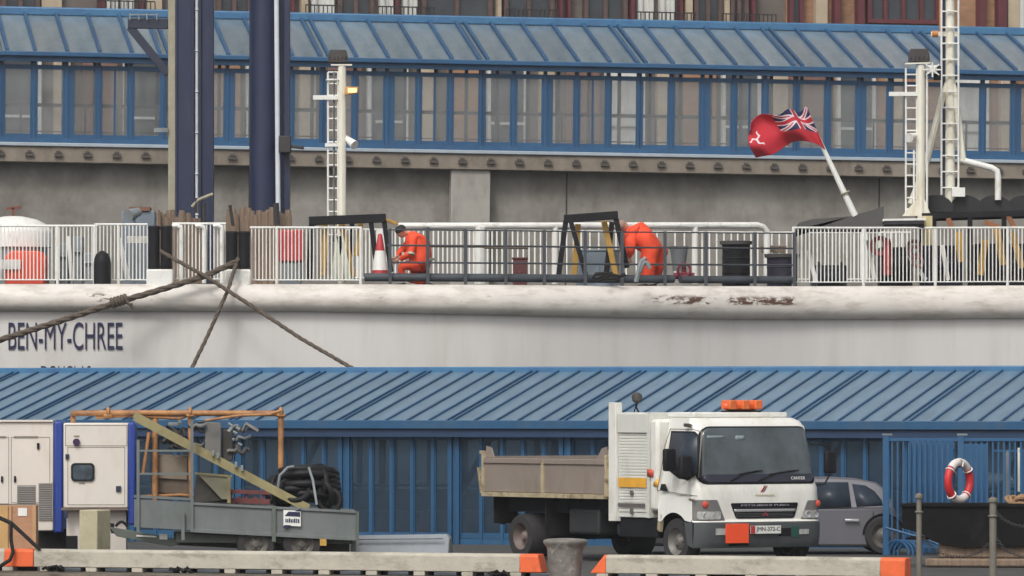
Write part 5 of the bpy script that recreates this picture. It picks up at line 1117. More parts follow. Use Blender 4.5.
# flanks: polygon with wheel arch, and roof / back
ax_ = kx(673.5); AR = .44; 
for side in (0, 1):
    f = (lambda y: y) if side == 0 else (lambda y: W_-y)
    low = []
    xf = cabP(0, .7)[0]
    pts_ = [(xf, .66), (xf, .70)]+[(cabP(0, z)[0], z) for z in ZZ[2:]]
    back = [(XB, ZR0), (XB, .80)]
    arch = [(ax_+AR*math.cos(R(a)), .36+AR*math.sin(R(a))) for a in range(155, 20, -9)]
    arch = [(x, z) for x, z in arch if z > .66 and x > XB+.02 and x < xf-.02]
    poly = pts_+back+[(XB, .66)]+arch
    # fan as strips by z: use rows up to the belt then above
    b.add([(x, f(lerpt(INS, z)), z) for x, z in poly], [tuple(range(len(poly)))])
top = rings[-1]; yb0, yb1 = lerpt(INS, ZR0), W_-lerpt(INS, ZR0)
b.add(top+[(XB, yb1, ZR0+.0), (XB, yb0, ZR0+.0)], [tuple(range(nS+2))])
b.add([(XB, 0, .66), (XB, W_, .66), (XB, W_, 1.2), (XB, yb1, ZR0), (XB, yb0, ZR0), (XB, 0, 1.2)], [(0, 1, 2, 3, 4, 5)])
cab = b.build('cab', tw_, tk, smooth=32)
def fpatch(z0, z1, yl, yr, off, m_, nm, par=tk, r_=0, nz=14, ny=26, zl=None):
    B = MB(K); rows = []
    zs = [z0+(z1-z0)*(.5-.5*math.cos(math.pi*j/nz)) for j in range(nz+1)]
    for z in zs:
        t_ = (z-z0)/(z1-z0); a, c_ = yl[0]+(yl[1]-yl[0])*t_, yr[0]+(yr[1]-yr[0])*t_
        d = min(z-z0, z1-z); 
        if r_ and d < r_: k = r_-math.sqrt(max(0, r_*r_-(r_-d)**2)); a += k; c_ -= k
        for i in range(ny+1):
            y = a+(c_-a)*i/ny; ins = lerpt(INS, z); s_ = (y-ins)/(W_-2*ins); rows.append(cabP(min(1, max(0, s_)), z, off))
    B.add(rows, [(j*(ny+1)+i, j*(ny+1)+i+1, (j+1)*(ny+1)+i+1, (j+1)*(ny+1)+i) for j in range(nz) for i in range(ny)])
    rim_ = []
    o = B.build(nm, m_, par, smooth=50); md = o.modifiers.new('t', 'SOLIDIFY'); md.thickness = off*.9; md.offset = -1; return o
fpatch(ZWB-.0, ZWT+.01, (.06, .20), (W_-.03, W_-.15), .008, blackp, 'windscreen_seal', r_=.16)
wsn = fpatch(ZWB+.03, ZWT-.015, (.09, .225), (W_-.055, W_-.18), .013, ws_m, 'windscreen', r_=.14)
fpatch(ZWB+.032, ZWB+.15, (.105, .12), (W_-.065, W_-.08), .016, M('screen_band', rgb(44, 44, 58), .2, var=.1), 'screen_border', wsn, r_=.13)
# shapes seen inside the screen: mirror, visor paper
fpatch(ZWT-.17, ZWT-.13, (.30, .30), (.62, .62), .015, M('pale_interior', rgb(126, 136, 140), .6), 'sun_visor', wsn, ny=4, nz=2)
fpatch(ZWT-.2, ZWT-.13, (.80, .80), (.98, .98), .015, MATS['pale_interior'], 'rear_mirror', wsn, ny=4, nz=2, r_=.02)
for (a, c_) in (((.62, ZWB+.05), (1.15, ZWB+.2)), ((1.15, ZWB+.05), (1.85, ZWB+.2))):
    B = MB(K); p0 = Vector(cabP(a[0]/W_, a[1], .03)); p1 = Vector(cabP((a[0]+c_[0])/2/W_*1.0, (a[1]+c_[1])/2+.04, .03)); p2 = Vector(cabP(c_[0]/W_, c_[1], .03)); B.tube([p0, p1, p2], .012, 6); B.tube([p1+(p0-p1)*.4+Vector((0, 0, .03)), p2+Vector((0, .08, .005))], .009, 5); B.build('wiper', blackp, tk)
# grille and nose
ZG0, ZG1 = kz(518.5, 0, .9), kz(503, 0, .9)
fpatch(ZG0, ZG1, (.70, .60), (1.78, 1.86), .010, chas, 'grille', r_=.03)
fpatch(ZG0+.10, ZG0+.14, (.67, .66), (1.80, 1.81), .022, chrome, 'chrome_bar', nz=3)
for k in range(3): fpatch(ZG0+.025+k*.022, ZG0+.033+k*.022, (.70, .70), (1.76, 1.76), .018, bump_g, 'grille_slat', nz=2)
def fmat(y, z, off): p = cabP(y/W_, z, off); return K.M @ Matrix.Translation(p) @ Matrix.Rotation(R(90), 4, 'Z')
text('MITSUBISHI FUSO', 'grille_lettering', M('letter_grey', rgb(150, 150, 156), .5), tk, fmat(1.23, ZG1-.035, .016), 1, width=.88, height=.028)
text('CANTER', 'model_lettering', plate_m, tk, fmat(1.90, ZWB+.085, .024), 1, width=.26, height=.045)
text('CALLOW', 'crest_text', seam, tk, fmat(1.12, ZG1+.10, .010), 1, width=.3, height=.02) if False else None
B = MB(fmat(1.21, ZG1+.21, .01)); B.add([(-.055, 0, -.05), (-.015, 0, -.05), (.06, 0, .05), (.02, 0, .05)], [(0, 1, 2, 3)]); B.build('red_flash', redp, tk)
B = MB(fmat(1.225, ZG1+.21, .011)); B.add([(-.02, 0, -.05), (-.005, 0, -.05), (.07, 0, .05), (.055, 0, .05)], [(0, 1, 2, 3)]); B.build('navy_flash', navy, tk)
B = MB(fmat(1.23, ZG1+.115, .01)); 
for k in range(12): B.bx(-.17+k*.03, -.152+k*.03, -.001, .001, -.012, .012)
B.build('faint_lettering', M('faint_gold', rgb(176, 164, 132), .5), tk)
B = MB(fmat(1.23, ZG0+.07, .022)); s3 = .034
for a in (90, 210, 330):
    c_ = (s3*.95*math.cos(R(a)), s3*.95*math.sin(R(a))); pts_ = []
    for d_, l_ in ((0, 1), (90, .58), (180, 1), (270, .58)): pts_.append((c_[0]+s3*l_*math.cos(R(a+d_)), 0, c_[1]+s3*l_*math.sin(R(a+d_))))
    B.add(pts_, [(0, 1, 2, 3)])
B.build('emblem', M('emblem_red', rgb(150, 50, 60), .4), tk)
# headlights
for s_ in (0, 1):
    zl, zh = kz(521, 0, .2), kz(500, 0, .2)
    yl, yr = ((.01, .01), (.50, .36)) if s_ == 0 else ((W_-.44, W_-.30), (W_-.01, W_-.01))
    o = fpatch(zl, zh-(.02 if s_ else 0), yl, yr, .008, M('headlight_bezel_%d' % s_, rgb(128, 126, 124), .3, metal=.3), 'headlight', r_=.02)
    a, c_ = (.06, .42) if s_ == 0 else (W_-.40, W_-.05)
    fpatch(zl+.02, zl+.14, (a, a), (c_, c_), .016, lensm, 'lamp_lens', o, r_=.03)
    for yy in ((a*.7+c_*.3), (a*.25+c_*.75)): 
        p = Vector(cabP(yy/W_, zl+.08, .012)); B = MB(K); B.lathe(p, [(.055, 0), (.05, .02), (.02, .012)], 14, axis='x'); B.build('reflector', chrome, o)
    yy = .16 if s_ == 0 else W_-.07; p = Vector(cabP(yy/W_, zh-.07, .006)); B = MB(K); B.lathe(p, [(.055, 0), (.05, .025), (.02, .04)], 14, axis='x'); B.build('indicator', lensr, o)
# bumper
ZB0, ZB1 = .27, .66
FXTb = [(.2, -.06), (.33, .01), (.5, .03), (.66, .03)]
b = MB(K); rows = []; zs = [ZB0, .30, .36, .5, .62, .645, .655]
for z in zs:
    for s_ in SS: x, y, _ = cabP(s_, .66); rows.append((x+lerpt(FXTb, z)-(.0 if z < .65 else .03), y, z))
b.add(rows, [(j*nS+i, j*nS+i+1, (j+1)*nS+i+1, (j+1)*nS+i) for j in range(len(zs)-1) for i in range(nS-1)])
xf = cabP(0, .66)[0]
for y in (0.0, W_): b.add([(xf, y, ZB0), (xf, y, .655), (xf-.22, y, .655), (xf-.14, y, ZB0+.05)], [(0, 1, 2, 3)])
b.add([rows[-nS+i] for i in range(nS)]+[(xf-.3, W_, .655), (xf-.3, 0, .655)], [tuple(range(nS+2))])
b.build('bumper', bump_g, tk, smooth=35)
def bpos(y, z, off): x, yy, _ = cabP(y/W_, .66); return (x+lerpt(FXTb, z)+off, yy, z)
def bpatch(y0, y1, z0, z1, off, m_, nm, th=.01):
    B = MB(K); n_ = 8; vs = []
    for i in range(n_+1):
        y = y0+(y1-y0)*i/n_; 
        for z in (z0, z1): vs.append(bpos(y, z, off)); vs.append(bpos(y, z, off-th))
    fs = []
    for i in range(n_): a = i*4; fs += [(a, a+2, a+6, a+4), (a+2, a+3, a+7, a+6), (a, a+4, a+5, a+1)]
    fs += [(0, 1, 3, 2), (n_*4, n_*4+2, n_*4+3, n_*4+1)]
    return B.add(vs, fs).build(nm, m_, tk)
bpatch(.30, .52, kz(535, 0, .4), kz(528.5, 0, .4), .012, lensm, 'fog_lamp'); bpatch(1.84, 2.02, kz(534, 0, 1.9), kz(529, 0, 1.9), .012, lensm, 'fog_lamp'); bpatch(1.70, 1.82, kz(537, 0, 1.7), kz(526, 0, 1.7), .010, M('green_plate', rgb(36, 86, 74), .5), 'green_sticker')
bpatch(.55, .9, .30, .33, .012, chas, 'air_slot'); bpatch(1.45, 1.68, kz(536, 0, 1.5), kz(528, 0, 1.5), .006, chas, 'air_slot')
# signs on the bumper
Mb = K.M @ Matrix.Translation((.075, 0, 0)) @ Matrix.Rotation(R(90), 4, 'Z')
yof = kx
def yof(px): return (px-699-2)/54.4
zo0, zo1 = kz(543, 0, .7), kz(523.5, 0, .7)
b = MB(Mb); b.bx(yof(724.5), yof(747.5), -.014, -.002, zo0, zo1); b.build('orange_sign', signor, tk, bevel=.003)
zp0, zp1 = kz(533.5, 0, 1.1), kz(525.5, 0, 1.1)
b = MB(Mb); b.bx(yof(749.5), yof(780), -.008, 0, zp0, zp1); pl = b.build('number_plate', plate_m, tk)
b = MB(Mb); b.bx(yof(749.6), yof(754), -.0105, -.0085, zp0+.003, zp1-.003); b.build('red_band', redp, pl)
text('JMN-372-C', 'plate_text', M('plate_black', rgb(28, 28, 32), .5), pl, Mb @ Matrix.Translation(((yof(754.8)+yof(779.3))/2, -.0085, (zp0+zp1)/2)), 1, width=yof(779)-yof(755), height=(zp1-zp0)*.66)
# side windows, door lines, handle
def spatch(poly, off, m_, nm, par=tk, y0=None):
    B = MB(K); v = []
    for px_, py_ in poly:
        x = kx(px_, .05); z = kz(py_, x, .05); v.append((x, lerpt(INS, z)-off if y0 is None else y0-off, z))
    B.add(v, [tuple(range(len(v)))]); o = B.build(nm, m_, par); md = o.modifiers.new('t', 'SOLIDIFY'); md.thickness = off*.8; md.offset = 0; return o
win = [(670.5, 433), (692, 433.5), (696, 437), (698, 462), (698.5, 472), (690, 478), (676, 473), (671.5, 467), (669, 460)]
def grow(p, d): cx = sum(a for a, _ in p)/len(p); cy = sum(c_ for _, c_ in p)/len(p); return [(cx+(a-cx)*d, cy+(c_-cy)*d) for a, c_ in p]
spatch(grow(win, 1.09), .006, blackp, 'window_seal'); spatch(win, .012, wside, 'side_window')
def sline(pts_, w=.007, nm='door_gap', m_=seam):
    B = MB(K); v = []
    for px_, py_ in pts_: x = kx(px_, .03); z = kz(py_, x, .03); v.append((x, lerpt(INS, z)-.003, z))
    B.tube(v, w, 5); return B.build(nm, m_, tk)
sline([(667, 429), (663, 445), (661, 470), (659, 490)]); sline([(667, 429), (690, 429.5), (699, 432)]); sline([(659, 490), (672, 492), (699, 496)], .006)
spatch([(664, 484), (668, 484), (671, 490), (671, 491), (663.5, 490)], .012, chas, 'door_handle')
spatch([(656.5, 478.5), (661, 479), (661, 486.5), (656.5, 486)], .010, M('stripe_amber', rgb(226, 170, 62), .5), 'amber_stripe')
spatch([(681, 424-0.5), (688, 424), (690, 425.5), (688, 427), (682, 426.5)], .02, M('roof_marker', rgb(64, 56, 48), .5), 'side_marker')
spatch([(692, 498.2), (698, 499), (698, 501), (692, 500)], .008, seam, 'badge')
B = MB(K); 
for k in range(7): x = kx(677+k*1.5); z = kz(495.5+k*.1, x); B.bx(x, x+.015, -.004, -.001, z, z+.02)
B.build('small_lettering', seam, tk)
# front panel seam beside the nose
spatch([(699.0, 432), (700.2, 432), (700.6, 478), (699.4, 478)], .005, seam, 'pillar_gap')
# mirrors
def mirror(c_, s_, arms):
    B = MB(K); B.bx(c_[0]-.05, c_[0]+.05, c_[1]-.10, c_[1]+.10, c_[2]-.17, c_[2]+.17); o = B.build('wing_mirror', blackp, tk, bevel=.03)
    B = MB(K); B.tube(arms, .014, 6); B.build('mirror_arm', blackp, o)
xm = kx(676, -.18); zm = kz(457, xm, -.18)
B = MB(K); B.bx(xm-.04, xm+.05, -.28, -.10, zm-.10, zm+.25) if False else None
mirror((-.12, -.17, kz(467, -.12, -.17)), 1, [(-.12, -.17, kz(477, -.12, -.17)), (-.13, -.13, kz(480, -.12, -.1)), (-.30, .0, kz(479, -.3, 0)), (-.36, .01, kz(474, -.3, 0))])
mirror((-.50, -.20, kz(460, -.5, -.2)), 1, [(-.5, -.2, kz(470, -.5, -.2)), (-.45, -.05, kz(478, -.4, 0)), (-.35, .0, kz(479, -.3, 0))])
mirror((-.18, W_+.22, kz(462, -.2, W_+.2)), 1, [(-.18, W_+.22, kz(449, -.2, W_+.2)), (-.2, W_+.1, kz(445, -.2, W_)), (-.25, W_-.1, kz(444, -.2, W_))])
B = MB(K); B.tube([(-.18, W_+.22, kz(474, -.2, W_+.2)), (-.18, W_+.12, kz(484, -.2, W_)), (-.2, W_-.02, kz(485, -.2, W_))], .014, 6); B.build('mirror_arm', blackp, tk)
# roof board and beacon
ZT_ = ZR0
b = MB(K); b.bx(-1.2, -.50, .25, W_-.35, ZT_+.005, ZT_+.085); rb = b.build('roof_board', tw_, tk, bevel=.02)
zb0 = kz(411.5, -.6, .8); zb1 = kz(400.5, -.6, .8)
ya, yb = .86, 1.5
b = MB(K); prof_ = [(.02, 0), (.10, .03), (.12, .10), (.12, .60), (.10, .67), (.02, .70)]
B = MB(K); n_ = 12; vs = []
for (r_, t_) in [(.03, 0), (.06, .04), (.072, .10), (.072, .60), (.06, .66), (.03, .70)]:
    for i in range(n_): a = 2*math.pi*i/n_; vs.append((-.62+r_*1.25*math.cos(a), ya+t_, (zb0+zb1)/2+r_*math.sin(a)))
B.add(vs, [(j*n_+i, j*n_+(i+1) % n_, (j+1)*n_+(i+1) % n_, (j+1)*n_+i) for j in range(5) for i in range(n_)]+[tuple(range(n_)), tuple(reversed(range(5*n_, 6*n_)))])
lb_ = B.build('beacon_bar', amber, tk, smooth=50)
for t_ in (.06, .30, .54): B = MB(K); B.bx(-.74, -.50, ya+t_, ya+t_+.13, (zb0+zb1)/2-.05, (zb0+zb1)/2+.09); B.build('beacon_cell', M('cell_%d' % int(t_*100), rgb(216, 110, 60), .3, var=.2), lb_, bevel=.015)
for t_ in (.14, .50): B = MB(K); B.bx(-.66, -.58, ya+t_, ya+t_+.04, ZT_+.08, zb0+.01); B.build('beacon_bracket', chas, lb_)
B = MB(K); B.bx(-.70, -.54, ya+.03, ya+.67, zb0-.012, zb0+.012); B.build('beacon_base', chas, lb_)
# tool locker behind cab
LX0, LX1, PX0 = kx(617.5), kx(649.5), kx(610)
ZL0, ZL1 = kz(518, LX1), kz(412.5, LX1)
b = MB(K); b.bx(LX0+.0, LX1, .03, W_-.03, ZL0, ZL1); lk = b.build('tool_locker', tw_d, tk, bevel=.01)
b = MB(K); b.bx(LX1+.003, XB-.02, .0, W_-.0, kz(511, XB), ZR0-.02); b.build('cab_back_panel', tw_, tk, bevel=.05)
b = MB(K); b.bx(PX0, LX0-.005, -.03, .09, kz(521, PX0), kz(402.5, PX0)); b.bx(PX0, LX0-.005, W_-.09, W_+.02, kz(521, PX0), kz(402.5, PX0)); b.bx(PX0+.01, LX0-.01, .09, W_-.09, 1.0, ZL1-.05); b.build('headboard', tw_, tk, bevel=.008)
x0, x1 = kx(618), kx(646.5); zs0_, zs1_ = kz(512, x0), kz(433, x0)
B = MB(K); n_ = 26
vs = []
for j in range(n_): z0_ = zs0_+(zs1_-zs0_)*j/n_; z1_ = z0_+(zs1_-zs0_)/n_; B.add([(x0, .024, z0_), (x1, .024, z0_), (x1, .016, z0_+.012), (x0, .016, z0_+.012), (x1, .016, z1_-.008), (x0, .016, z1_-.008), (x1, .024, z1_), (x0, .024, z1_)], [(0, 1, 2, 3), (3, 2, 4, 5), (5, 4, 6, 7)])
B.build('roller_shutter', tw_d, lk, recalc=True)
B = MB(K); B.bx(x0-.0, x1+.03, -.012, .029, zs1_+.005, ZL1-.02); B.build('shutter_hood', tw_d, lk, bevel=.008)
B = MB(K); B.bx(x0+.01, x1-.01, -.004, .003, kz(487, x0), kz(477.5, x0)); B.build('amber_stripe', M('stripe_ochre', rgb(222, 164, 56), .5, dirt=(rgb(190, 150, 80), .5, .8, 4, (1, 1, 1))), lk)
B = MB(K); B.bx(x0+.01, x1-.05, -.008, .003, kz(506.5, x0), kz(503, x0)); B.bx(x0+.35, x0+.40, -.02, .003, kz(514, x0), kz(508, x0)); B.bx(x0+.34, x0+.41, -.012, .003, kz(495, x0), kz(490, x0)); B.build('locker_latch', M('latch_grey', rgb(96, 90, 88), .5), lk)
B = MB(K); B.bx(x1+.02, LX1, -.01, .029, ZL0, ZL1); B.bx(x1+.0, XB-.05, -.014, -.001, kz(476, x1), kz(468, x1)) if False else None; B.build('locker_edge', tw_d, lk)
spatch([(650.5, 469), (656.5, 469.5), (656.5, 477), (650.5, 476.5)], .012, lensr, 'side_reflector', y0=0)
# work lamp on mast
c_ = Vector((kx(637, .5), .5, kz(397, kx(637, .5), .5))); B = MB(K); B.lathe(c_, [(.03, -.09), (.075, -.06), (.085, 0), (.075, .04), (.03, .07)], 16); o = B.build('work_lamp', lampm, tk); B = MB(K); B.tube([c_-Vector((0, 0, .07)), c_-Vector((.02, 0, .16)), (c_.x+.05, c_.y, ZL1)], .014, 6); B.tube([c_-Vector((0, 0, .08)), (c_.x-.08, c_.y, ZL1)], .01, 5); B.build('lamp_stalk', chas, o)
# tipper body
TX0, TX1 = kx(486), kx(609); TZ0, TZ1 = kz(494, TX0), kz(456, TX0)
bw0, bw1 = -.04, W_+.02
tb = MB(K); tb.bx(TX0, TX1, bw0+.03, bw1-.03, TZ0, TZ0+.06); body = tb.build('tipper_bed', tan, tk)
def side(y, s_):
    B = MB(K); B.bx(TX0+.05, TX1-.02, y-.02, y+.02, TZ0+.04, TZ1-.03); B.bx(TX0+.05, TX1-.02, y-.045*s_ if s_ > 0 else y-.02, y+.02 if s_ > 0 else y+.045, TZ1-.11, TZ1-.028)
    o = B.build('drop_side', tan, body, bevel=.008)
    B = MB(K); yy = y-.05*s_; xm_ = (TX0+TX1)/2+.0
    B.bx(xm_-.035, xm_+.035, min(yy, y), max(yy, y)+.001, TZ0-.0, TZ1-.05); B.bx(TX0-.0, TX0+.049, y-.05, y+.05, TZ0-.02, TZ1+.08); B.bx(TX1-.02, TX1+.02, y-.04, y+.04, TZ0, TZ1+.04); B.bx(TX0, TX1, y-.055 if s_ > 0 else y-.02, y+.02 if s_ > 0 else y+.055, TZ0-.035, TZ0+.035); B.build('side_frame', tan_d, body, bevel=.005)
side(bw0, 1); side(bw1, -1)
B = MB(K); B.bx(TX0-.02, TX0+.03, bw0+.06, bw1-.06, TZ0+.03, TZ1-.0); B.build('tailboard', tan, body)
B = MB(K); B.prism([(TX0+.05, TZ1-.02), (TX0+.40, TZ1-.02), (TX0+.30, TZ1+.14), (TX0+.05, TZ1+.14)], bw1-.05, bw1-.02); B.prism([(TX1-.45, TZ1-.02), (TX1-.02, TZ1-.02), (TX1-.02, TZ1+.16), (TX1-.30, TZ1+.14)], bw1-.05, bw1-.02)
B.prism([(TX0+.05, TZ1-.02), (TX0+.28, TZ1-.02), (TX0+.20, TZ1+.13), (TX0+.05, TZ1+.16)], bw0+.01, bw0+.03); B.prism([(TX1-.30, TZ1-.02), (TX1-.02, TZ1-.02), (TX1-.02, TZ1+.17), (TX1-.16, TZ1+.14)], bw0+.01, bw0+.03); B.build('corner_plate', tan, body, split=True)
B = MB(K); B.bar((TX0-.03, bw0-.02, TZ0+.02), (TX0-.12, bw0-.02, TZ0+.42), .04); B.bar((TX0-.06, bw0-.02, TZ1+.06), (TX0+.02, bw0-.02, TZ1+.06), .05); B.build('tail_hinge', tan_d, body)
# gravel and tools peeking over the side
B = MB(K); B.bx(TX0+.1, TX1-.1, .1, W_-.1, TZ0+.06, TZ1-.18); B.build('load', M('load_dark', rgb(84, 76, 70), .9, var=.4, scale=8), body)
# chassis, tanks, wheels
B = MB(K); B.bx(TX0+.3, -.3, .55, .68, .50, .72); B.bx(TX0+.3, -.3, W_-.68, W_-.55, .50, .72)
for x in (TX0+.35, -1.7, -3, -4.2): B.bx(x, x+.08, .68, W_-.68, .52, .68)
B.build('chassis_rail', chas, tk)
B = MB(K); B.bx(TX0+.35, TX1, .2, W_-.2, .74, TZ0-.04); B.build('sub_frame', chas, tk)
rx = kx(523.5, .05)
B = MB(K); B.bx(rx+.62, rx+.64, .05, .55, .38, TZ0-.04); B.bx(TX0+.14, TX0+.16, .05, .5, .55, TZ0-.04); B.build('mudflap', rubber, tk, split=True)
B = MB(K); B.bx(kx(562), kx(592), .12, .5, .42, .82); B.build('fuel_tank', M('tank_grey', rgb(46, 47, 49), .5, var=.2), tk, bevel=.04)
B = MB(K); B.bx(kx(616), kx(655), .06, .5, .40, .70); B.build('battery_box', chas, tk, bevel=.02)
B = MB(K); B.bx(kx(597), kx(613), .35, .7, .40, .60); B.build('air_tank', greyt, tk, bevel=.05)
B = MB(K); B.cyl((TX0+.05, .25, .62), (TX0-.03, .25, .62), .07, n=14); o = B.build('tail_lamp', lensr, tk); B = MB(K); B.cyl((TX0+.12, .25, .62), (TX0+.04, .25, .62), .09, n=14); B.bar((TX0+.1, .25, .62), (TX0+.1, .25, .9), .04); B.build('lamp_bracket', chas, o)
wheel(K, ax_, .16, .36, .36, .24, tk, rimr=.58, rm=M('front_rim', rgb(104, 101, 96), .45, var=.2)); wheel(K, ax_, W_-.16, .36, .36, .24, tk, rimr=.58)
wheel(K, rx, .20, .36, .36, .42, tk, rimr=.58, rm=M('rear_rim', rgb(112, 98, 92), .6, var=.25)); wheel(K, rx, W_-.20, .36, .36, .42, tk, rimr=.58)
B = MB(K); B.lathe((ax_, .04, .37), [(.47, 0), (.47, .34), (.45, .34)], 16, axis='y', arc=(20, 160)); B.lathe((ax_, W_-.4, .37), [(.47, 0), (.47, .34), (.45, .34)], 16, axis='y', arc=(20, 160)); B.build('wheel_arch', chas, tk, split=True)
B = MB(K); B.bx(ax_-.4, -.35, .4, W_-.4, .30, .8); B.cyl((ax_, .2, .36), (ax_, W_-.2, .36), .05); B.cyl((rx, .2, .36), (rx, W_-.2, .36), .06); B.build('engine', chas, tk)
B = MB(K); B.bar((kx(660), .03, .78), (kx(657), .05, .52), .05, .12); B.build('mud_guard_stay', tan_d, tk)
B = MB(K); B.cyl((ax_-.1, -.0, .10), (ax_-.02, -.0, .12), .04); B.build('drain_plug', lensr, tk) if False else None

# ------------------------------------------------------------ grey car
carg = M('car_grey', rgb(92, 91, 96), .35, metal=.2, var=.04, scale=3)
FV = Fr(*P(896, 0, 97.0)[:2], 0, 1)          # origin at the tail; x towards the right, so the car runs to -x
cv = thing('parked_car', 'grey hatchback parked behind the white truck, only its rear half in view', 'car', FV)
vz = lambda py: FV.z(py, FV.x(850)); vx = lambda px: FV.x(px)
ZC = vz(477.5); ZBELT = vz(508)
# (px,py) outline of the tail, then the hidden nose
bodyp = [(vx(898), .2), (vx(898.5), .45), (vx(898), .62), (vx(895), vz(507)), (-4.15, ZBELT-.03), (-4.25, .62), (-4.28, .42), (-4.2, .14), (vx(893)-.1, .12)]
def inb(z): return .0 if .3 < z < .65 else .03
b = MB(FV); b.prism(bodyp, 0, 1.72, ya=lambda z: .0 if z < .6 else .05)
car = b.build('body', carg, cv, bevel=.05, seg=3)
rf = [(vx(894), ZBELT-.02), (vx(892), vz(500)), (vx(887), vz(490)), (vx(877), vz(482.5)), (vx(860), vz(479)), (vx(835), ZC), (-2.3, ZC-.02), (-2.75, ZC-.12), (-3.35, ZBELT-.0)]
yin = lambda z: .05+.20*max(0, z-ZBELT)/(ZC-ZBELT)
b = MB(FV); b.prism(rf, 0, 1.72, ya=yin); b.build('roof', carg, cv, bevel=.03, seg=3)
def cpatch(poly, m_, nm, off=.012, par=cv):
    B = MB(FV); v = [(vx(a) if a > 100 else a, yin(vz(c_) if c_ > 10 else c_)-off, (vz(c_) if c_ > 10 else c_)) for a, c_ in poly]; B.add(v, [tuple(range(len(v)))]); o = B.build(nm, m_, par); md = o.modifiers.new('t', 'SOLIDIFY'); md.thickness = .01; return o
cpatch([(853, 484), (866, 485.5), (875, 491), (882, 500), (883, 505), (857, 506.5)], wside, 'side_window'); cpatch([(815, 482.5), (849, 482.5), (851.5, 507), (815, 507.5)], wside, 'side_window')
cpatch([(-1.75, ZC-.08), (-2.3, ZC-.08), (-3.0, ZBELT+.03), (-1.75, ZBELT+.03)], wside, 'side_window')
B = MB(FV); B.bx(vx(845), vx(859), -.025, .01, vz(521.5), vz(519)); B.build('door_handle', chrome, cv, bevel=.006)
B = MB(FV); 
for x in (vx(873), -1.62, -2.75): B.bx(x, x+.008, -.002, .01, .30, ZBELT-.05)
B.build('door_gap', chas, cv)
wheel(FV, vx(884), .04, .31, .31, .2, cv, rimr=.66); wheel(FV, -3.45, .04, .31, .31, .2, cv, rimr=.66, rm=chrome); wheel(FV, vx(884), 1.6, .31, .31, .2, cv); wheel(FV, -3.45, 1.6, .31, .31, .2, cv)
B = MB(FV)
for x in (vx(884), -3.45): B.lathe((x, -.004, .32), [(.345, 0), (.345, .02), (.01, .021)], 20, axis='y', arc=(0, 180))
B.build('wheel_arch', chas, cv, split=True)
# ------------------------------------------------------------ people
def skinmesh(joints, bones, m_, name, parent=None, sub=2, loc=None):
    """joints: {key:(point, radius)}; bones: list of pairs; first joint is the root"""
    keys = list(joints); me = bpy.data.meshes.new('tmp'); org = Vector(loc)
    me.from_pydata([Vector(joints[k][0])-org for k in keys], [(keys.index(a), keys.index(c)) for a, c in bones], [])
    o = bpy.data.objects.new('tmp', me); C.objects.link(o)
    sm = o.modifiers.new('s', 'SKIN'); o.modifiers.new('d', 'SUBSURF').levels = sub
    for v, k in zip(me.skin_vertices[0].data, keys):
        r_ = joints[k][1]; v.radius = (r_, r_) if not isinstance(r_, tuple) else r_; v.use_root = (k == keys[0])
    dg = bpy.context.evaluated_depsgraph_get(); res = bpy.data.meshes.new_from_object(o.evaluated_get(dg)); bpy.data.objects.remove(o)
    return res
def join(name, parts, parent, org, label=None):
    """several meshes -> one object"""
    b = MB(); mats = []
    for me, m_ in parts:
        if m_ not in mats: mats.append(m_)
        b.cur = mats.index(m_); b.add([v.co+Vector(org) for v in me.vertices], [tuple(p.vertices) for p in me.polygons])
    return b.build(name, mats, parent, loc=None if parent else org, smooth=180)
def head_mesh(c, facing, tilt, r_=.112):
    """egg-shaped head with brow, nose, chin and ears; facing is a direction, tilt = downward nod"""
    bm = bmesh.new(); bmesh.ops.create_uvsphere(bm, u_segments=20, v_segments=14, radius=1)
    for v in bm.verts:
        x, y, z = v.co; v.co = Vector((x*.80, y*.95, z*1.12))
        if z < 0: v.co.x *= 1+z*.25; v.co.y *= 1+z*.12
        if y > .75 and -.35 < z < .15: v.co.y += .16*(1-abs(z+.1)/.3) if abs(x) < .25 else 0
        if y > .6 and .05 < z < .35 and abs(x) > .15: v.co.y -= .06
        if y > .5 and -.85 < z < -.55: v.co.y += .08
    for s_ in (-1, 1):
        r2 = bmesh.ops.create_uvsphere(bm, u_segments=8, v_segments=6, radius=.2)
        for v in r2['verts']: v.co = Vector((v.co.x*.35+s_*.80, v.co.y*.7-.05, v.co.z*1.1-.02))
        r2 = bmesh.ops.create_uvsphere(bm, u_segments=8, v_segments=6, radius=.09)
        for v in r2['verts']: v.co = v.co+Vector((s_*.3, .80, .12))
    f = Vector(facing).normalized(); up = Vector((0, 0, 1)); sx = f.cross(up).normalized(); up = sx.cross(f)
    m3 = Matrix((sx, f, up)).transposed().to_4x4(); m3 = m3 @ Matrix.Rotation(-R(tilt), 4, 'X')
    for v in bm.verts: v.co = (m3 @ (v.co*r_))
    me = bpy.data.meshes.new('h'); bm.to_mesh(me); bm.free()
    for v in me.vertices: v.co += Vector(c)
    return me, m3
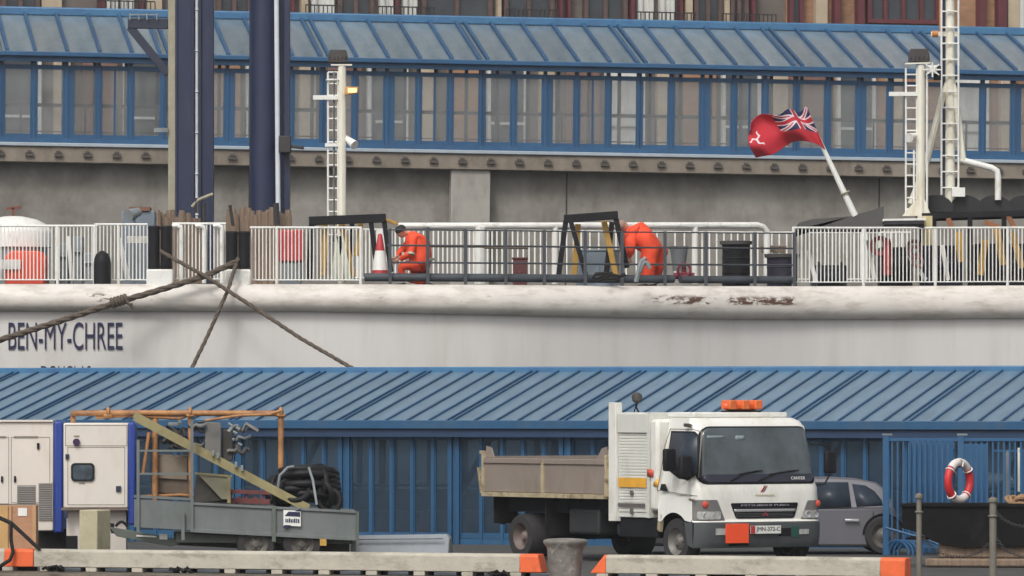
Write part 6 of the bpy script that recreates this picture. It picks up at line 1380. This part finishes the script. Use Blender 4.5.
def hand(wr, d, n, s_=1):
    """palm and five bent fingers from the wrist wr along d, palm normal n"""
    d = Vector(d).normalized(); n = Vector(n); n = (n-d*n.dot(d)).normalized(); t_ = d.cross(n)*s_; wr = Vector(wr); out = []
    J = {'w': (wr, .030), 'p': (wr+d*.05, .036), 'k': (wr+d*.085, .036)}; out.append((J, [('w', 'p'), ('p', 'k')]))
    for i, L_ in enumerate((.070, .080, .074, .058)):
        b0 = wr+d*.08+t_*(.027-.018*i); b1 = b0+d*L_*.45+n*.006; b2 = b1+d*L_*.25+n*.022; b3 = b2+d*L_*.10+n*.026
        out.append(({'a': (b0-d*.02, .011), 'b': (b1, .0105), 'c': (b2, .0095), 'e': (b3, .008)}, [('a', 'b'), ('b', 'c'), ('c', 'e')]))
    b0 = wr+d*.03+t_*.03; b1 = b0+d*.03+t_*.028+n*.01; b2 = b1+d*.032+n*.012; out.append(({'a': (b0, .013), 'b': (b1, .012), 'c': (b2, .0095)}, [('a', 'b'), ('b', 'c')]))
    return out
def person(org, J, B_, headc, facing, tilt, label, hands, band_pts, hat=None, boots=()):
    root = thing('person', label, 'person', loc=org)
    o3 = Vector(org)
    parts = []
    # body: neck, hands, face (one mesh)
    hm, m3 = head_mesh(Vector(headc)-o3, facing, tilt); parts.append((hm, skin))
    bj = {k: (v[0], v[1]*(.45 if k[0] in 'hbcka' else .6) if not isinstance(v[1], tuple) else (v[1][0]*.6, v[1][1]*.6)) for k, v in J.items()}
    bj['neck2'] = (Vector(headc)+Vector((0, 0, -.03)), .055); bb = list(B_)+[('neck', 'neck2')]
    parts.append((skinmesh(bj, bb, skin, 'b', loc=org), skin))
    for wr, d, n, s_ in hands:
        for hj, hb in hand(wr, d, n, s_): parts.append((skinmesh(hj, hb, skin, 'h', sub=1, loc=org), skin))
    join('body', parts, root, org)
    # coverall
    cj = skinmesh(J, B_, cloth_or, 'c', loc=org)
    for v in cj.vertices:
        nn = noise.noise(v.co*6.0)*.035+noise.noise(v.co*15)*.016; v.co += v.normal*nn
    cv_ = join('coverall', [(cj, cloth_or)], root, org)
    # tape bands
    for a, c_, r_ in band_pts:
        a, c_ = Vector(a), Vector(c_); d = (c_-a).normalized(); q = MB(); q.cyl(a-d*.022, a+d*.022, r_, n=18); q.build('reflective_band', reflm, cv_, smooth=50)
    if hat:
        q = MB(); r_ = .112; hc = Vector(headc); vs = []
        q.lathe((0, 0, 0), [(.112*1.0, .02), (.117, .035), (.115, .07), (.098, .11), (.06, .135), (.01, .142)], 20)
        q.v = [hc + (m3 @ Vector(v)) for v in q.v]; q.build('beanie' if hat == 'black' else 'hair', M('beanie_black', rgb(38, 38, 42), .9) if hat == 'black' else M('grey_hair', rgb(150, 120, 106), .9, var=.2), root, smooth=60)
    for a, d in boots:
        a = Vector(a); d = Vector(d).normalized(); q = skinmesh({'h': (a-d*.05, .055), 'm': (a+d*.07+Vector((0, 0, -.01)), .05), 't': (a+d*.18+Vector((0, 0, -.018)), .042)}, [('h', 'm'), ('m', 't')], rubber, 'boot', loc=org); join('boot', [(q, rubber)], root, org)
    return root
# crouching worker, facing left
Yc = YB(410, .75); z0 = DZ
def PC(px, py, dy=0): q = P(px, py, Yc+dy); return q
J = {'hip': (PC(421, 264), .28), 'belly': (PC(420, 254), .29), 'chest': (PC(417, 244), .30), 'sh': (PC(413, 236.5), .20), 'neck': (PC(409, 232.5), .075),
     's1': (PC(413, 238, -.2), .10), 'e1': (PC(411, 254, -.32), .08), 'w1': (PC(399, 259, -.24), .055),
     's2': (PC(412, 238, .19), .085), 'e2': (PC(402, 251, .26), .065), 'w2': (PC(396, 257, .12), .048),
     'h1': (PC(420, 266, -.12), .15), 'k1': (PC(401, 266, -.17), .11), 'a1': (PC(404, 282, -.15), .08),
     'h2': (PC(422, 267, .11), .15), 'k2': (PC(410, 279, .13), .11), 'a2': (PC(428, 282, .13), .075)}
BN = [('hip', 'belly'), ('belly', 'chest'), ('chest', 'sh'), ('sh', 'neck'), ('sh', 's1'), ('s1', 'e1'), ('e1', 'w1'), ('sh', 's2'), ('s2', 'e2'), ('e2', 'w2'), ('hip', 'h1'), ('h1', 'k1'), ('k1', 'a1'), ('hip', 'h2'), ('h2', 'k2'), ('k2', 'a2')]
hc = PC(401.5, 231.8, -.02)
person((PC(415, 0).x, Yc, DZ), J, BN, hc, (-1, -.45, 0), 30, 'worker in orange hi-vis coverall and black beanie crouching beside the traffic cone', 
       [(J['w1'][0], (-.7, -.1, -.5), (-.3, .6, -.3), 1), (J['w2'][0], (-.7, -.2, -.5), (-.3, -.6, -.3), -1)],
       [(PC(404.5, 255, -.27), J['w1'][0], .072), (J['e1'][0], J['s1'][0], .085), (PC(421.5, 260), PC(421, 252), .28), (PC(403, 275, -.16), J['a1'][0], .10)], hat='black', boots=[(PC(404, 285, -.15), (-1, -.1, 0)), (PC(428, 284.5, .13), (1, .1, -.2))])
# bending worker, seen from behind-left, bent forward to the left
Yc = YB(640, .75)
J = {'hip': (PC(652, 241), .30), 'belly': (PC(644, 238), .33), 'chest': (PC(635, 235.5), .32), 'sh': (PC(629.5, 232), .20), 'neck': (PC(626, 229.5), .085),
     's1': (PC(631, 237, -.22), .12), 'e1': (PC(630, 247, -.34), .12), 'w1': (PC(628, 258, -.2), .075),
     's2': (PC(629, 236, .2), .09), 'e2': (PC(626, 245, .24), .07), 'w2': (PC(629, 256, .12), .05),
     'h1': (PC(650.5, 250, -.14), .21), 'k1': (PC(648.5, 266, -.15), .18), 'a1': (PC(646.5, 283, -.17), .125),
     'h2': (PC(655, 250, .10), .20), 'k2': (PC(655.5, 266, .16), .17), 'a2': (PC(656.5, 284, .2), .12)}
hc = PC(623.5, 226.5, -.04)
person((PC(645, 0).x, Yc, DZ), J, BN, hc, (-1, -.3, 0), 62, 'worker in orange hi-vis coverall bending over the grey hose on deck', 
       [(J['w1'][0], (.2, -.1, -1), (.9, .2, 0), 1), (J['w2'][0], (.1, -.1, -1), (.9, -.2, 0), -1)],
       [(PC(628, 252, -.21), J['w1'][0], .09), (PC(650.5, 264, -.15), J['a1'][0], .165)], hat='bare', boots=[(PC(646, 286, -.17), (-1, -.2, 0)), (PC(655, 286, .2), (-1, -.1, 0))])
# ------------------------------------------------------------ damp harbour air
hz_m = bpy.data.materials.new('haze_air'); hz_m.use_nodes = True; t = hz_m.node_tree
for nd in list(t.nodes):
    if nd.type != 'OUTPUT_MATERIAL': t.nodes.remove(nd)
pv = t.nodes.new('ShaderNodeVolumePrincipled'); pv.inputs['Color'].default_value = (.86, .88, .90, 1); pv.inputs['Density'].default_value = .0003; pv.inputs['Anisotropy'].default_value = .2
t.links.new(pv.outputs[0], [nd for nd in t.nodes if nd.type == 'OUTPUT_MATERIAL'][0].inputs['Volume'])
b = MB(); b.bx(-1600, 1600, -60, 1500, -5.5, 36); tag(b.build('haze', hz_m), kind='stuff')
